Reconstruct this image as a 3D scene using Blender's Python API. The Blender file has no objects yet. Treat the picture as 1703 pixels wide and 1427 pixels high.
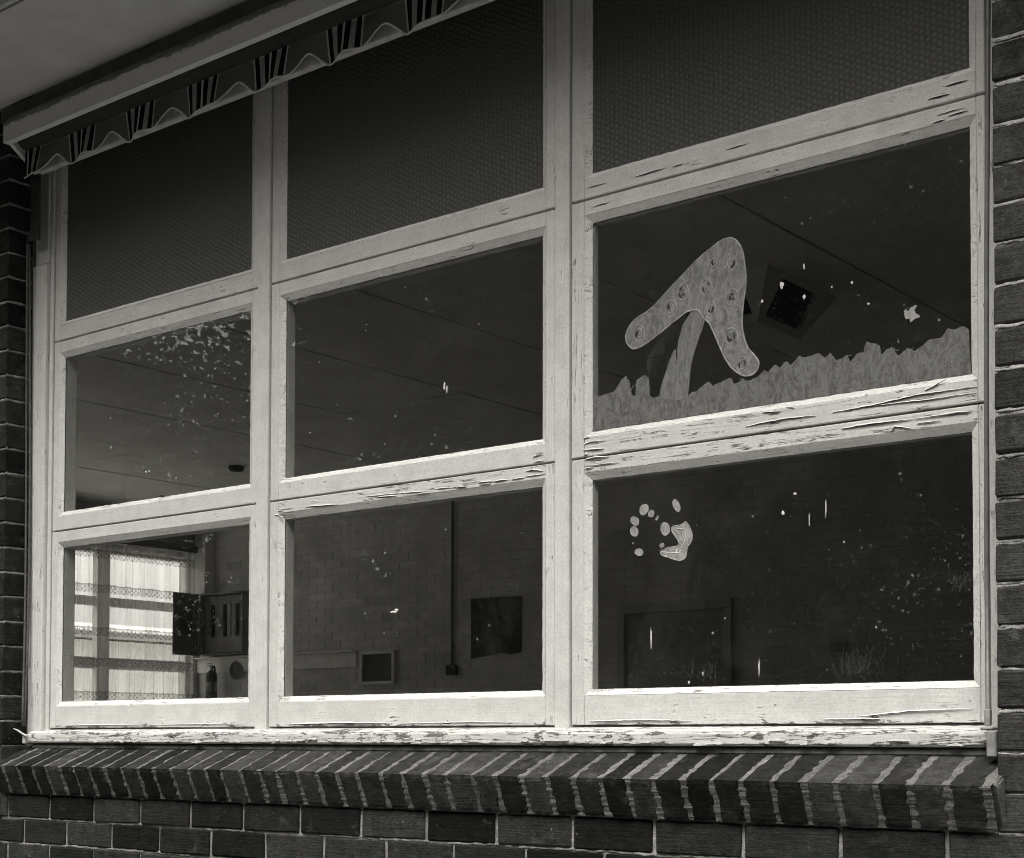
import bpy, bmesh, math, random
from mathutils import Vector, Matrix, noise
from mathutils.geometry import tessellate_polygon
R = math.radians
rnd = random.Random(7)
scene = bpy.context.scene
C = scene.collection

# ------------------------------------------------------------------ camera, sky, sun, exposure
cam = bpy.data.cameras.new('camera')
cam.sensor_fit = 'HORIZONTAL'
cam.sensor_width = 36.0
cam.lens = 54.09
cam.shift_y = 0.2537
cam.clip_start = 0.05
cam.clip_end = 3000
camo = bpy.data.objects.new('camera', cam)
C.objects.link(camo)
yaw, pit, rol = 0.67451, 0.0334, 0.0021
fwd = Vector((-math.sin(yaw)*math.cos(pit), math.cos(yaw)*math.cos(pit), math.sin(pit)))
rt = Vector((math.cos(yaw), math.sin(yaw), 0))
up = rt.cross(fwd)
r2 = rt*math.cos(rol) + up*math.sin(rol)
u2 = up*math.cos(rol) - rt*math.sin(rol)
m3 = Matrix((r2, u2, -fwd)).transposed()
camo.matrix_world = Matrix.Translation((4.5748, -3.1609, -0.0357)) @ m3.to_4x4()
scene.camera = camo

SUN_EL, SUN_AZ = R(62), R(165)          # azimuth from +Y (into the building) towards +X: high, in front, a little to the right
W = bpy.data.worlds.new('World')
scene.world = W
W.use_nodes = True
nt = W.node_tree
nt.nodes.clear()
sky = nt.nodes.new('ShaderNodeTexSky')
sky.sky_type = 'NISHITA'
sky.sun_disc = False
sky.sun_elevation = SUN_EL
sky.sun_rotation = SUN_AZ
sky.air_density = 1.6
sky.dust_density = 4.0
bw = nt.nodes.new('ShaderNodeRGBToBW')
tint = nt.nodes.new('ShaderNodeMixRGB')
tint.blend_type = 'MULTIPLY'
tint.inputs[0].default_value = 1
tint.inputs[2].default_value = (1.0, 0.977, 0.92, 1)
bg = nt.nodes.new('ShaderNodeBackground')
bg.inputs['Strength'].default_value = 0.15
wo = nt.nodes.new('ShaderNodeOutputWorld')
nt.links.new(sky.outputs[0], bw.inputs[0])
nt.links.new(bw.outputs[0], tint.inputs[1])
nt.links.new(tint.outputs[0], bg.inputs[0])
nt.links.new(bg.outputs[0], wo.inputs[0])

sl = bpy.data.lights.new('sun', 'SUN')
sl.energy = 0.5
sl.angle = R(40)
sl.color = (1.0, 0.985, 0.945)
so = bpy.data.objects.new('sun', sl)
C.objects.link(so)
sd = Vector((math.sin(SUN_AZ)*math.cos(SUN_EL), math.cos(SUN_AZ)*math.cos(SUN_EL), math.sin(SUN_EL)))
so.rotation_euler = sd.to_track_quat('Z', 'Y').to_euler()

vs = scene.view_settings
vs.view_transform = 'Standard'
vs.look = 'None'
vs.gamma = 1
vs.use_curve_mapping = False
vs.exposure = 1.62
scene.cycles.max_bounces = 10
scene.cycles.diffuse_bounces = 4
scene.cycles.transparent_max_bounces = 24
scene.cycles.transmission_bounces = 8
scene.cycles.glossy_bounces = 4
scene.cycles.filter_width = 1.0

# ------------------------------------------------------------------ helpers
def link(name, bm, mat, parent=None, smooth=False):
    me = bpy.data.meshes.new(name)
    bm.normal_update()
    bm.to_mesh(me)
    bm.free()
    if mat is not None:
        for m in (mat if isinstance(mat, (list, tuple)) else [mat]):
            me.materials.append(m)
    if smooth:
        me.polygons.foreach_set('use_smooth', [True]*len(me.polygons))
    o = bpy.data.objects.new(name, me)
    C.objects.link(o)
    if parent is not None:
        o.parent = parent
    return o

def put(name, me, parent=None, mw=None):
    o = bpy.data.objects.new(name, me)
    C.objects.link(o)
    if parent is not None:
        o.parent = parent
    if mw is not None:
        o.matrix_local = mw
    return o

def tag(o, label, cat, group=None, kind=None):
    if label: o['label'] = label
    if cat: o['category'] = cat
    if group: o['group'] = group
    if kind: o['kind'] = kind
    return o

def empty(name, label=None, cat=None, group=None, parent=None):
    o = bpy.data.objects.new(name, None)
    o.empty_display_size = 0.1
    C.objects.link(o)
    if parent is not None: o.parent = parent
    return tag(o, label, cat, group)

def box(bm, x0, x1, y0, y1, z0, z1, mi=0):
    v = [bm.verts.new(p) for p in ((x0,y0,z0),(x1,y0,z0),(x1,y1,z0),(x0,y1,z0),(x0,y0,z1),(x1,y0,z1),(x1,y1,z1),(x0,y1,z1))]
    fs = [(0,3,2,1),(4,5,6,7),(0,1,5,4),(1,2,6,5),(2,3,7,6),(3,0,4,7)]
    r = []
    for f in fs:
        fc = bm.faces.new([v[i] for i in f]); fc.material_index = mi; r.append(fc)
    return v, r

def bbox(bm, x0, x1, y0, y1, z0, z1, bev=0.002, seg=1, mi=0):
    """bevelled box"""
    t = bmesh.new()
    box(t, x0, x1, y0, y1, z0, z1, mi)
    b = min(bev, abs(x1-x0)*.4, abs(y1-y0)*.4, abs(z1-z0)*.4)
    bmesh.ops.bevel(t, geom=t.edges[:], offset=b, segments=seg, affect='EDGES', profile=.6)
    for f in t.faces: f.material_index = mi
    join(bm, t)

def join(bm, t, mat=None):
    if mat is not None: bmesh.ops.transform(t, matrix=mat, verts=t.verts)
    vm = {}
    for v in t.verts: vm[v] = bm.verts.new(v.co)
    for f in t.faces:
        try:
            n = bm.faces.new([vm[v] for v in f.verts]); n.material_index = f.material_index; n.smooth = f.smooth
        except ValueError: pass
    t.free()

def prism(bm, poly, axis, a0, a1, mi=0):
    """extrude a 2-D polygon. axis 'x': poly=(y,z); 'y': poly=(x,z); 'z': poly=(x,y)"""
    def P(p, a):
        return {'x': (a, p[0], p[1]), 'y': (p[0], a, p[1]), 'z': (p[0], p[1], a)}[axis]
    A = [bm.verts.new(P(p, a0)) for p in poly]
    B = [bm.verts.new(P(p, a1)) for p in poly]
    tri = tessellate_polygon([[Vector((p[0], p[1], 0)) for p in poly]])
    n = len(poly)
    for t in tri:
        for ring in (A, B):
            try: f = bm.faces.new([ring[i] for i in t]); f.material_index = mi
            except ValueError: pass
    for i in range(n):
        f = bm.faces.new((A[i], A[(i+1) % n], B[(i+1) % n], B[i])); f.material_index = mi
    bmesh.ops.recalc_face_normals(bm, faces=bm.faces[:])

def tube(bm, pts, r, seg=6, closed=False, mi=0, flat=None):
    pts = [Vector(p) for p in pts]
    n = len(pts)
    rings = []
    for i, p in enumerate(pts):
        a = pts[(i-1) % n] if (closed or i > 0) else p
        b = pts[(i+1) % n] if (closed or i < n-1) else p
        t = (b-a).normalized() if (b-a).length > 1e-9 else Vector((0,0,1))
        h = Vector((0,1,0)) if abs(t.y) < .9 else Vector((1,0,0))
        s = t.cross(h).normalized(); q = s.cross(t).normalized()
        rr = r[i] if isinstance(r, (list, tuple)) else r
        fy = 1 if flat is None else flat
        rings.append([bm.verts.new(p + s*rr*math.cos(2*math.pi*k/seg) + q*rr*fy*math.sin(2*math.pi*k/seg)) for k in range(seg)])
    for i in range(n if closed else n-1):
        A, B = rings[i], rings[(i+1) % n]
        for k in range(seg):
            f = bm.faces.new((A[k], A[(k+1) % seg], B[(k+1) % seg], B[k])); f.material_index = mi; f.smooth = True
    if not closed:
        for rg in (rings[0], rings[-1]):
            try: bm.faces.new(rg).material_index = mi
            except ValueError: pass

def lathe(bm, prof, center, seg=20, mi=0, axis='z'):
    rings = []
    for r, h in prof:
        ring = []
        for k in range(seg):
            a = 2*math.pi*k/seg
            if axis == 'z': p = (center[0]+r*math.cos(a), center[1]+r*math.sin(a), center[2]+h)
            elif axis == 'y': p = (center[0]+r*math.cos(a), center[1]+h, center[2]+r*math.sin(a))
            else: p = (center[0]+h, center[1]+r*math.cos(a), center[2]+r*math.sin(a))
            ring.append(bm.verts.new(p))
        rings.append(ring)
    for i in range(len(rings)-1):
        for k in range(seg):
            f = bm.faces.new((rings[i][k], rings[i][(k+1) % seg], rings[i+1][(k+1) % seg], rings[i+1][k]))
            f.material_index = mi; f.smooth = True
    for rg in (rings[0], rings[-1]):
        try: bm.faces.new(rg).material_index = mi
        except ValueError: pass
    bmesh.ops.recalc_face_normals(bm, faces=bm.faces[:])

# ------------------------------------------------------------------ materials (monochrome place: neutral greys with a warm cast)
class N:
    """tiny node-graph builder"""
    def __init__(s, name):
        s.m = bpy.data.materials.new(name); s.m.use_nodes = True
        s.t = s.m.node_tree; s.t.nodes.clear()
        s.out = s.t.nodes.new('ShaderNodeOutputMaterial')
    def n(s, typ, **kw):
        nd = s.t.nodes.new(typ)
        for k, v in kw.items():
            if k.startswith('i_'): s.set(nd.inputs[k[2:].replace('_', ' ')], v)
            else: setattr(nd, k, v)
        return nd
    def set(s, inp, v):
        if hasattr(v, 'is_linked') or hasattr(v, 'links'): s.t.links.new(v, inp)
        elif isinstance(v, (int, float)) and inp.type == 'RGBA': inp.default_value = (v, v*.99, v*.965, 1)
        else: inp.default_value = v
    def pos(s): return s.n('ShaderNodeNewGeometry').outputs['Position']
    def obj(s): return s.n('ShaderNodeTexCoord').outputs['Object']
    def mapv(s, vec, scale=(1,1,1), loc=(0,0,0), rot=(0,0,0)):
        d = s.n('ShaderNodeMapping'); s.set(d.inputs['Vector'], vec)
        d.inputs['Scale'].default_value = scale; d.inputs['Location'].default_value = loc; d.inputs['Rotation'].default_value = rot
        return d.outputs[0]
    def noise(s, vec, scale, detail=4, rough=.6, dist=0):
        d = s.n('ShaderNodeTexNoise'); s.set(d.inputs['Vector'], vec)
        d.inputs['Scale'].default_value = scale; d.inputs['Detail'].default_value = detail
        d.inputs['Roughness'].default_value = rough; d.inputs['Distortion'].default_value = dist
        return d.outputs['Fac']
    def math(s, op, a, b=0.0, c=None, clamp=False):
        d = s.n('ShaderNodeMath', operation=op, use_clamp=clamp); s.set(d.inputs[0], a); s.set(d.inputs[1], b)
        if c is not None: s.set(d.inputs[2], c)
        return d.outputs[0]
    def ramp(s, f, a, b, lo=0.0, hi=1.0):
        d = s.n('ShaderNodeMapRange', clamp=True); s.set(d.inputs[0], f)
        d.inputs[1].default_value = a; d.inputs[2].default_value = b
        s.set(d.inputs[3], lo); s.set(d.inputs[4], hi)
        return d.outputs[0]
    def mix(s, f, a, b):
        d = s.n('ShaderNodeMix', data_type='FLOAT'); s.set(d.inputs[0], f); s.set(d.inputs[2], a); s.set(d.inputs[3], b)
        return d.outputs[0]
    def grey(s, v, tintc=(1, .99, .965)):
        d = s.n('ShaderNodeCombineColor')
        for i in range(3): s.set(d.inputs[i], s.math('MULTIPLY', v, tintc[i]))
        return d.outputs[0]
    def bump(s, h, strength=.3, dist=.002, nrm=None):
        d = s.n('ShaderNodeBump'); s.set(d.inputs['Height'], h)
        d.inputs['Strength'].default_value = strength; d.inputs['Distance'].default_value = dist
        if nrm is not None: s.set(d.inputs['Normal'], nrm)
        return d.outputs[0]
    def bsdf(s, col, rough=.6, normal=None, spec=.3, **kw):
        d = s.n('ShaderNodeBsdfPrincipled')
        s.set(d.inputs['Base Color'], col); s.set(d.inputs['Roughness'], rough)
        s.set(d.inputs['Specular IOR Level'], spec)
        if normal is not None: s.set(d.inputs['Normal'], normal)
        for k, v in kw.items(): s.set(d.inputs[k], v)
        return d.outputs[0]
    def end(s, sh):
        s.t.links.new(sh, s.out.inputs[0]); return s.m
    def sep(s, vec):
        d = s.n('ShaderNodeSeparateXYZ'); s.set(d.inputs[0], vec); return d.outputs

def simple(name, v, rough=.7, var=.15, scale=20, bump=.1, spec=.3, metal=0):
    g = N(name); p = g.pos()
    n = g.noise(p, scale, 5)
    col = g.grey(g.math('MULTIPLY', v, g.ramp(n, .25, .75, 1-var, 1+var)))
    return g.end(g.bsdf(col, rough, g.bump(n, bump, .003), spec, Metallic=metal))

def paint_mat(name, vertical, wear=.0, base=.71, edge_z=None):
    """old oil paint on timber: brush grain along the member, hairline cracks, peeled patches showing grey wood"""
    g = N(name); p = g.pos()
    al, ac = (6, 240) if True else (0, 0)
    sc = (ac, ac, al) if vertical else (al, ac, ac)
    q = g.mapv(p, sc)
    grain = g.noise(q, 1.0, 5, .65)
    big = g.noise(p, 2.3, 4, .6)
    mid = g.noise(p, 14, 6, .65)
    fine = g.noise(p, 160, 3, .6)
    # hairline cracks that follow the grain
    qc = g.mapv(p, (55, 55, 2.6) if vertical else (2.6, 55, 55), (3, 1, 2))
    cr = g.noise(qc, 1.0, 6, .62, .4)
    crl = g.math('ABSOLUTE', g.math('SUBTRACT', cr, .5))
    crack = g.ramp(crl, .003, .012, 1.0, 0.0)
    gate = g.ramp(mid, .60-wear*.25, .68-wear*.25)
    crack = g.math('MULTIPLY', crack, gate)
    # peeled patches
    qp = g.mapv(p, (60, 60, 14) if vertical else (14, 60, 60), (7, 3, 5))
    pl = g.noise(qp, 1.0, 8, .68, .6)
    wv = g.mix(1.0, 0, wear)
    if edge_z is not None:
        z = g.sep(p)[2]
        e = g.ramp(z, edge_z, edge_z+.036, 1.0, 0.0)
        wv = g.math('ADD', wv, g.math('MULTIPLY', e, 1.25))
    th = g.math('SUBTRACT', .80, g.math('MULTIPLY', wv, .22))
    pm = g.math('ADD', pl, g.math('MULTIPLY', g.math('SUBTRACT', mid, .5), .35))
    peel = g.ramp(g.math('SUBTRACT', pm, th), 0, .012)
    # nail heads and pin marks
    vo = g.n('ShaderNodeTexVoronoi'); g.set(vo.inputs['Vector'], p); vo.inputs['Scale'].default_value = 13
    pin = g.ramp(vo.outputs['Distance'], .018, .03, 1.0, 0.0)
    chp = g.noise(g.mapv(p, (95, 95, 38) if vertical else (38, 95, 95), (1, 8, 3)), 1.0, 5, .7, .5)
    chip = g.ramp(g.math('ADD', chp, g.math('MULTIPLY', g.math('SUBTRACT', mid, .5), .5)), .775-wear*.14, .79-wear*.14)
    pin = g.math('MAXIMUM', g.math('MULTIPLY', pin, .7), g.math('MULTIPLY', chip, .75))
    col = g.math('MULTIPLY', base, g.ramp(big, .2, .8, .9, 1.06))
    col = g.math('MULTIPLY', col, g.ramp(grain, .2, .8, .9, 1.08))
    col = g.math('MULTIPLY', col, g.ramp(mid, .3, .7, .84, 1.07))
    col = g.math('MULTIPLY', col, g.ramp(fine, .3, .7, .86, 1.08))
    wood = g.math('MULTIPLY', .17, g.ramp(grain, .2, .8, .35, 1.7))
    col = g.mix(peel, col, wood)
    col = g.mix(crack, col, .05)
    col = g.mix(pin, col, .12)
    h = g.math('ADD', g.math('MULTIPLY', grain, .35), g.math('MULTIPLY', fine, .12))
    h = g.math('SUBTRACT', h, g.math('MULTIPLY', peel, .8))
    h = g.math('SUBTRACT', h, g.math('MULTIPLY', crack, .9))
    return g.end(g.bsdf(g.grey(g.math('MAXIMUM', col, .02)), .55, g.bump(h, .8, .0024), .22))

P_H = paint_mat('old_white_paint_rail', False, .08)
P_V = paint_mat('old_white_paint_stile', True, .02)
P_HB = paint_mat('cracked_white_paint_rail', False, .55)
P_VB = paint_mat('cracked_white_paint_stile', True, .3)
P_BOT = paint_mat('flaking_white_paint_bottom_rail', False, .06, edge_z=.004)
P_SILL = paint_mat('flaking_white_paint_sill', False, 1.0)
PUTTY = paint_mat('painted_putty', False, .35, .76)
PUTTYV = paint_mat('painted_putty_upright', True, .3, .76)
DARKGAP = simple('crack_shadow_wood', .03, .9, .4, 60)

def brick_mat(name, lo, hi, lime=.0, cut=True):
    g = N(name); p = g.pos()
    oi = g.n('ShaderNodeObjectInfo').outputs['Random']
    n1 = g.noise(p, 30, 8, .72); n2 = g.noise(p, 170, 4, .7)
    w = g.noise(g.mapv(p, (14, 14, 260)), 1.0, 4, .6)
    v = g.mix(oi, lo, hi)
    v = g.math('MULTIPLY', v, g.ramp(n1, .25, .75, .4, 1.6))
    v = g.math('MULTIPLY', v, g.ramp(n2, .25, .75, .6, 1.45))
    v = g.math('MULTIPLY', v, g.ramp(w, .25, .75, .8, 1.22))
    vo = g.n('ShaderNodeTexVoronoi'); g.set(vo.inputs['Vector'], g.mapv(p, (1, 1, .75))); vo.inputs['Scale'].default_value = 34
    sp = g.ramp(g.math('ADD', vo.outputs['Distance'], g.math('MULTIPLY', n2, .12)), .10, .15, 1.0, 0.0)
    sp = g.math('MULTIPLY', sp, g.ramp(g.noise(p, 5, 3), .52, .6))
    v = g.mix(g.math('MULTIPLY', sp, .75), v, .45)
    sm = g.ramp(g.noise(g.mapv(p, (1, 1, 1.4), (4, 2, 9)), 9, 6, .7), .58, .78, 0, lime)
    v = g.mix(sm, v, .24)
    h = g.math('ADD', g.math('MULTIPLY', n1, .8), g.math('ADD', g.math('MULTIPLY', n2, .35), g.math('MULTIPLY', w, .35)))
    return g.end(g.bsdf(g.grey(v), .82, g.bump(h, 1.0, .007), .07))

BRICK = brick_mat('dark_wirecut_brick', .009, .042, .35)  # left and lower wall: shade put into the brick colour
BRICK_R = brick_mat('brown_wirecut_brick', .035, .06, .5)  # same brick, colour raised for the stronger light on the right
BRICK_S = brick_mat('dark_sill_brick', .010, .05, .3)

def mortar_mat(name, v):
    g = N(name); p = g.pos()
    n1 = g.noise(p, 30, 7, .7); n2 = g.noise(p, 260, 3, .6); n3 = g.noise(p, 4, 3, .5)
    c = g.math('MULTIPLY', v, g.ramp(n1, .25, .75, .4, 1.5))
    c = g.math('MULTIPLY', c, g.ramp(n2, .3, .7, .55, 1.45))
    c = g.math('MULTIPLY', c, g.ramp(n3, .3, .7, .75, 1.2))
    h = g.math('ADD', n1, g.math('MULTIPLY', n2, .5))
    return g.end(g.bsdf(g.grey(c), .9, g.bump(h, .8, .005), .1))
MORTAR = mortar_mat('pale_lime_mortar', .27)

def glass_front(name, dust=.5):
    g = N(name); p = g.pos()
    ge = g.n('ShaderNodeNewGeometry')
    dp = g.n('ShaderNodeVectorMath', operation='DOT_PRODUCT'); g.set(dp.inputs[0], ge.outputs['Incoming']); g.set(dp.inputs[1], ge.outputs['Normal'])
    ic = g.math('SUBTRACT', 1.0, g.math('ABSOLUTE', dp.outputs['Value']), clamp=True)
    f = g.math('MULTIPLY', g.math('ADD', .042, g.math('MULTIPLY', g.math('POWER', ic, 5.0), .958)), 1.85, clamp=True)   # both faces of the pane
    wav = g.noise(p, 3.1, 2, .5)
    nr = g.bump(wav, .02, .004)
    gl = g.n('ShaderNodeBsdfGlossy'); gl.inputs['Roughness'].default_value = .01; g.set(gl.inputs['Normal'], nr)
    gl.inputs['Color'].default_value = (1, 1, 1, 1)
    tr = g.n('ShaderNodeBsdfTransparent'); tr.inputs['Color'].default_value = (.88, .885, .875, 1)
    m1 = g.n('ShaderNodeMixShader'); g.set(m1.inputs[0], f); g.set(m1.inputs[1], tr.outputs[0]); g.set(m1.inputs[2], gl.outputs[0])
    # dust film, specks and smears
    film = g.ramp(g.noise(p, 3.4, 6, .7, .8), .5, .78, .006, .05)
    sm = g.ramp(g.noise(g.mapv(p, (9, 9, 5), (2, 5, 1)), 1.0, 7, .72, 1.2), .62, .8, 0, .07)
    vo = g.n('ShaderNodeTexVoronoi'); g.set(vo.inputs['Vector'], p); vo.inputs['Scale'].default_value = 26
    spk = g.ramp(vo.outputs['Distance'], .055, .085, 1.0, 0.0)
    ct = g.ramp(g.sep(vo.outputs['Color'])[0], 0.72, .97, 0, 1)
    spk = g.math('MULTIPLY', spk, ct)
    vo2 = g.n('ShaderNodeTexVoronoi'); g.set(vo2.inputs['Vector'], p); vo2.inputs['Scale'].default_value = 75
    spk2 = g.ramp(vo2.outputs['Distance'], .05, .12, .5, 0.0)
    spk2 = g.math('MULTIPLY', spk2, g.ramp(g.sep(vo2.outputs['Color'])[1], .7, .95))
    d = g.math('ADD', g.math('ADD', film, sm), g.math('ADD', spk, spk2))
    d = g.math('MULTIPLY', d, dust, clamp=True)
    df = g.n('ShaderNodeBsdfDiffuse'); df.inputs['Color'].default_value = (.62, .61, .59, 1)
    m2 = g.n('ShaderNodeMixShader'); g.set(m2.inputs[0], d); g.set(m2.inputs[1], m1.outputs[0]); g.set(m2.inputs[2], df.outputs[0])
    return g.end(m2.outputs[0])
GLASS = glass_front('dusty_window_glass', .6)
g = N('glass_back_face'); tr = g.n('ShaderNodeBsdfTransparent'); tr.inputs['Color'].default_value = (.97, .97, .965, 1)
GLASS_B = g.end(tr.outputs[0])

def obscure_glass():
    g = N('patterned_obscure_glass'); p = g.pos()
    x, y, z = g.sep(p)
    # raised lattice of small lens-shaped cells, about 15 mm apart
    S = 1/.0155
    jx = g.math('MULTIPLY', g.math('SUBTRACT', g.noise(p, 30, 3), .5), .9)
    xx = g.math('ADD', g.math('MULTIPLY', x, S*1.12), jx)
    row = g.math('FLOOR', xx)
    off = g.math('MULTIPLY', g.math('MODULO', g.math('ABSOLUTE', row), 2.0), .5)
    u = g.math('FRACT', xx)
    v = g.math('FRACT', g.math('ADD', g.math('ADD', g.math('MULTIPLY', z, S), off), g.math('MULTIPLY', g.math('SUBTRACT', g.noise(p, 41, 3), .5), .9)))
    du = g.math('SUBTRACT', u, .5); dv = g.math('SUBTRACT', v, .5)
    r = g.math('SQRT', g.math('ADD', g.math('MULTIPLY', du, du), g.math('MULTIPLY', dv, dv)))
    dome = g.ramp(r, .1, .62, 1.0, 0.0)
    fine = g.noise(p, 520, 3, .7)
    h = g.math('ADD', dome, g.math('MULTIPLY', fine, .55))
    nr = g.bump(h, .8, .0035)
    fr = g.n('ShaderNodeFresnel', i_IOR=1.5)
    gl = g.n('ShaderNodeBsdfGlossy'); gl.inputs['Roughness'].default_value = .42; g.set(gl.inputs['Normal'], nr)
    rf = g.n('ShaderNodeBsdfTranslucent'); rf.inputs['Color'].default_value = (.3, .3, .29, 1)
    df = g.n('ShaderNodeBsdfDiffuse'); g.set(df.inputs['Normal'], nr)
    g.set(df.inputs['Color'], g.grey(g.math('MULTIPLY', g.math('MULTIPLY', .16, g.ramp(g.noise(p, 700, 2, .6), .3, .7, .6, 1.4)), g.ramp(dome, 0, 1, .6, 1.25))))
    a = g.n('ShaderNodeMixShader'); a.inputs[0].default_value = .62; g.set(a.inputs[1], rf.outputs[0]); g.set(a.inputs[2], df.outputs[0])
    b = g.n('ShaderNodeMixShader'); g.set(b.inputs[0], g.math('MULTIPLY', fr.outputs[0], .9)); g.set(b.inputs[1], a.outputs[0]); g.set(b.inputs[2], gl.outputs[0])
    return g.end(b.outputs[0])
OBSC = obscure_glass()

# ------------------------------------------------------------------ brick walls
def brick_mesh(name, w, d, h, mat, seed, bev=.004, jit=.0018):
    r = random.Random(seed)
    bm = bmesh.new()
    box(bm, -w/2, w/2, -d/2, d/2, -h/2, h/2)
    bmesh.ops.bevel(bm, geom=bm.edges[:], offset=bev, segments=1, affect='EDGES')
    for v in bm.verts:
        v.co += Vector((r.uniform(-jit, jit), r.uniform(-jit, jit)*.6, r.uniform(-jit, jit)))
    me = bpy.data.meshes.new(name)
    bm.to_mesh(me); bm.free()
    me.materials.append(mat)
    return me

ND = .116                    # face of the wall stands this far in front of the window frame
XL, XR = -.112, 3.3965       # sides of the window opening
wall = empty('brick_wall', 'dark brick outer wall around the white timber window, pale mortar joints', 'wall')
core = bmesh.new()
yb, yf = .11, -ND+.007
box(core, -9.6, XL-.006, yf, yb, -1.25, 2.48)
box(core, XR+.006, 6.6, yf, yb, -1.25, 2.48)
box(core, XL-.006, XR+.006, yf, yb, -1.25, -.2)
box(core, XL-.006, XR+.006, -.02, yb, -.2, -.07)
box(core, XL-.006, XR+.006, -.02, yb, 2.125, 2.48)
co = link('mortar', core, MORTAR, wall)

STR = [brick_mesh('brick_stretcher', .23, .1, .0765, BRICK, 100+i) for i in range(8)]
HALF = [brick_mesh('brick_half', .11, .1, .0765, BRICK, 200+i) for i in range(4)]
THREEQ = [brick_mesh('brick_closer', .165, .1, .0765, BRICK, 240+i) for i in range(4)]
kw = {.23: STR, .11: HALF, .165: THREEQ}
far_bm = bmesh.new()
RMESH = {}
def lay(xc, zc, w, near=True, right=False):
    yj = rnd.uniform(-.0018, .0018)
    rot = Matrix.Rotation(rnd.uniform(-.006, .006), 4, 'Y') @ Matrix.Rotation(rnd.uniform(-.006, .006), 4, 'Z')
    mw = Matrix.Translation((xc, -ND+.05+yj, zc)) @ rot
    if near:
        me = rnd.choice(kw[w])
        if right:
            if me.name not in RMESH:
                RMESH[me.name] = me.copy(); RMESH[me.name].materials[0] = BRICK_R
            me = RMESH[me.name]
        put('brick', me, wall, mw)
    else:
        t = bmesh.new(); h = .0765
        box(t, -w/2, w/2, -.05, .05, -h/2, h/2)
        join(far_bm, t, mw)

BED_R = [1.403, 1.308, 1.224, 1.139, 1.063, .978, .895, .807, .722, .634, .541, .457, .368, .282, .195, .111, .027, -.06, -.143, -.219]
def courses_right():
    zs = [1.403+.086*k for k in range(13, 0, -1)] + BED_R
    z = -.219
    while z > -1.2:
        z -= .0855; zs.append(z)
    return zs
zr = courses_right()
for i in range(len(zr)-1):
    zc = (zr[i]+zr[i+1])/2
    if zc > 2.44: continue
    x = XR
    if zc < -.23:
        continue
    first = .23 if i % 2 == 0 else .11
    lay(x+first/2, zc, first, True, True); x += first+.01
    while x < 6.0:
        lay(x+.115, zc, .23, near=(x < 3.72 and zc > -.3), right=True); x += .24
# left of the window: corner bricks turn into the reveal
k = 0
z = .0268-.086*2+.043
while z < 2.44:
    first = .23 if k % 2 == 0 else .11
    x = XL
    lay(x-first/2, z, first); x -= first+.01
    while x > -3.0:
        lay(x-.115, z, .23, near=(x > -.3)); x -= .24
    z += .086; k += 1
# second leaf of the reveal behind the corner bricks is part of the mortar core
# below the sill
XA = .167
row = 0
z = -.262
while z > -1.2:
    x = XA - .145*(row % 2) - .24*14
    while x < 6.0:
        xc = x+.115+.005
        nearb = (-.5 < xc < 3.75 and z > -.56)
        lay(xc, z, .23, near=nearb); x += .24
    z -= .0835; row += 1
# the courses level with the sill, left and right of it
z = .0268-.086*2-.043
for kk in range(2):
    x = XL
    first = .23 if kk % 2 == 1 else .11
    lay(x-first/2, z, first); x -= first+.01
    while x > -3.0:
        lay(x-.115, z, .23, near=(x > -.3)); x -= .24
    z -= .086
pt = bmesh.new()
def pointing(a, b, seed, r0=.0042):
    r = random.Random(seed); a = Vector(a); b = Vector(b); n = max(4, int((b-a).length/.014))
    pts = [a.lerp(b, i/n)+Vector((r.uniform(-.0012, .0012), r.uniform(-.0012, .0012), r.uniform(-.0022, .0022))) for i in range(n+1)]
    tube(pt, pts, [r0*r.uniform(.5, 1.35) for _ in pts], 6, flat=.4)
yp = -ND+.0055
for i_, zb_ in enumerate(zr):
    if -.3 < zb_ < 2.2:
        for lane in (-.0022, .002):
            if rnd.random() < .8: pointing((XR+.001, yp, zb_+lane), (3.72, yp, zb_+lane), i_*3+int(lane*1000))
o = link('pointing', pt, mortar_mat('white_lime_pointing', .42), wall); o['kind'] = 'stuff'
pt = bmesh.new()
for k_ in range(-3, 26):
    zb_ = .0268+.086*k_
    pointing((-.45, yp, zb_), (XL+.002, yp, zb_), 700+k_); pointing((XL-.0035, -ND+.003, zb_), (XL-.0035, -.014, zb_), 760+k_)
for rr_ in range(4):
    zb_ = -.262-.0835*rr_-.0418
    for q_ in range(-2, 15):
        if rnd.random() < .8: pointing((.24*q_, yp, zb_+rnd.uniform(-.002, .002)), (.24*q_+rnd.uniform(.15, .24), yp, zb_+rnd.uniform(-.002, .002)), 820+rr_*40+q_)

o = link('pointing', pt, MORTAR, wall); o['kind'] = 'stuff'
fb = link('distant_bricks', far_bm, BRICK, wall); fb['kind'] = 'stuff'

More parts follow.
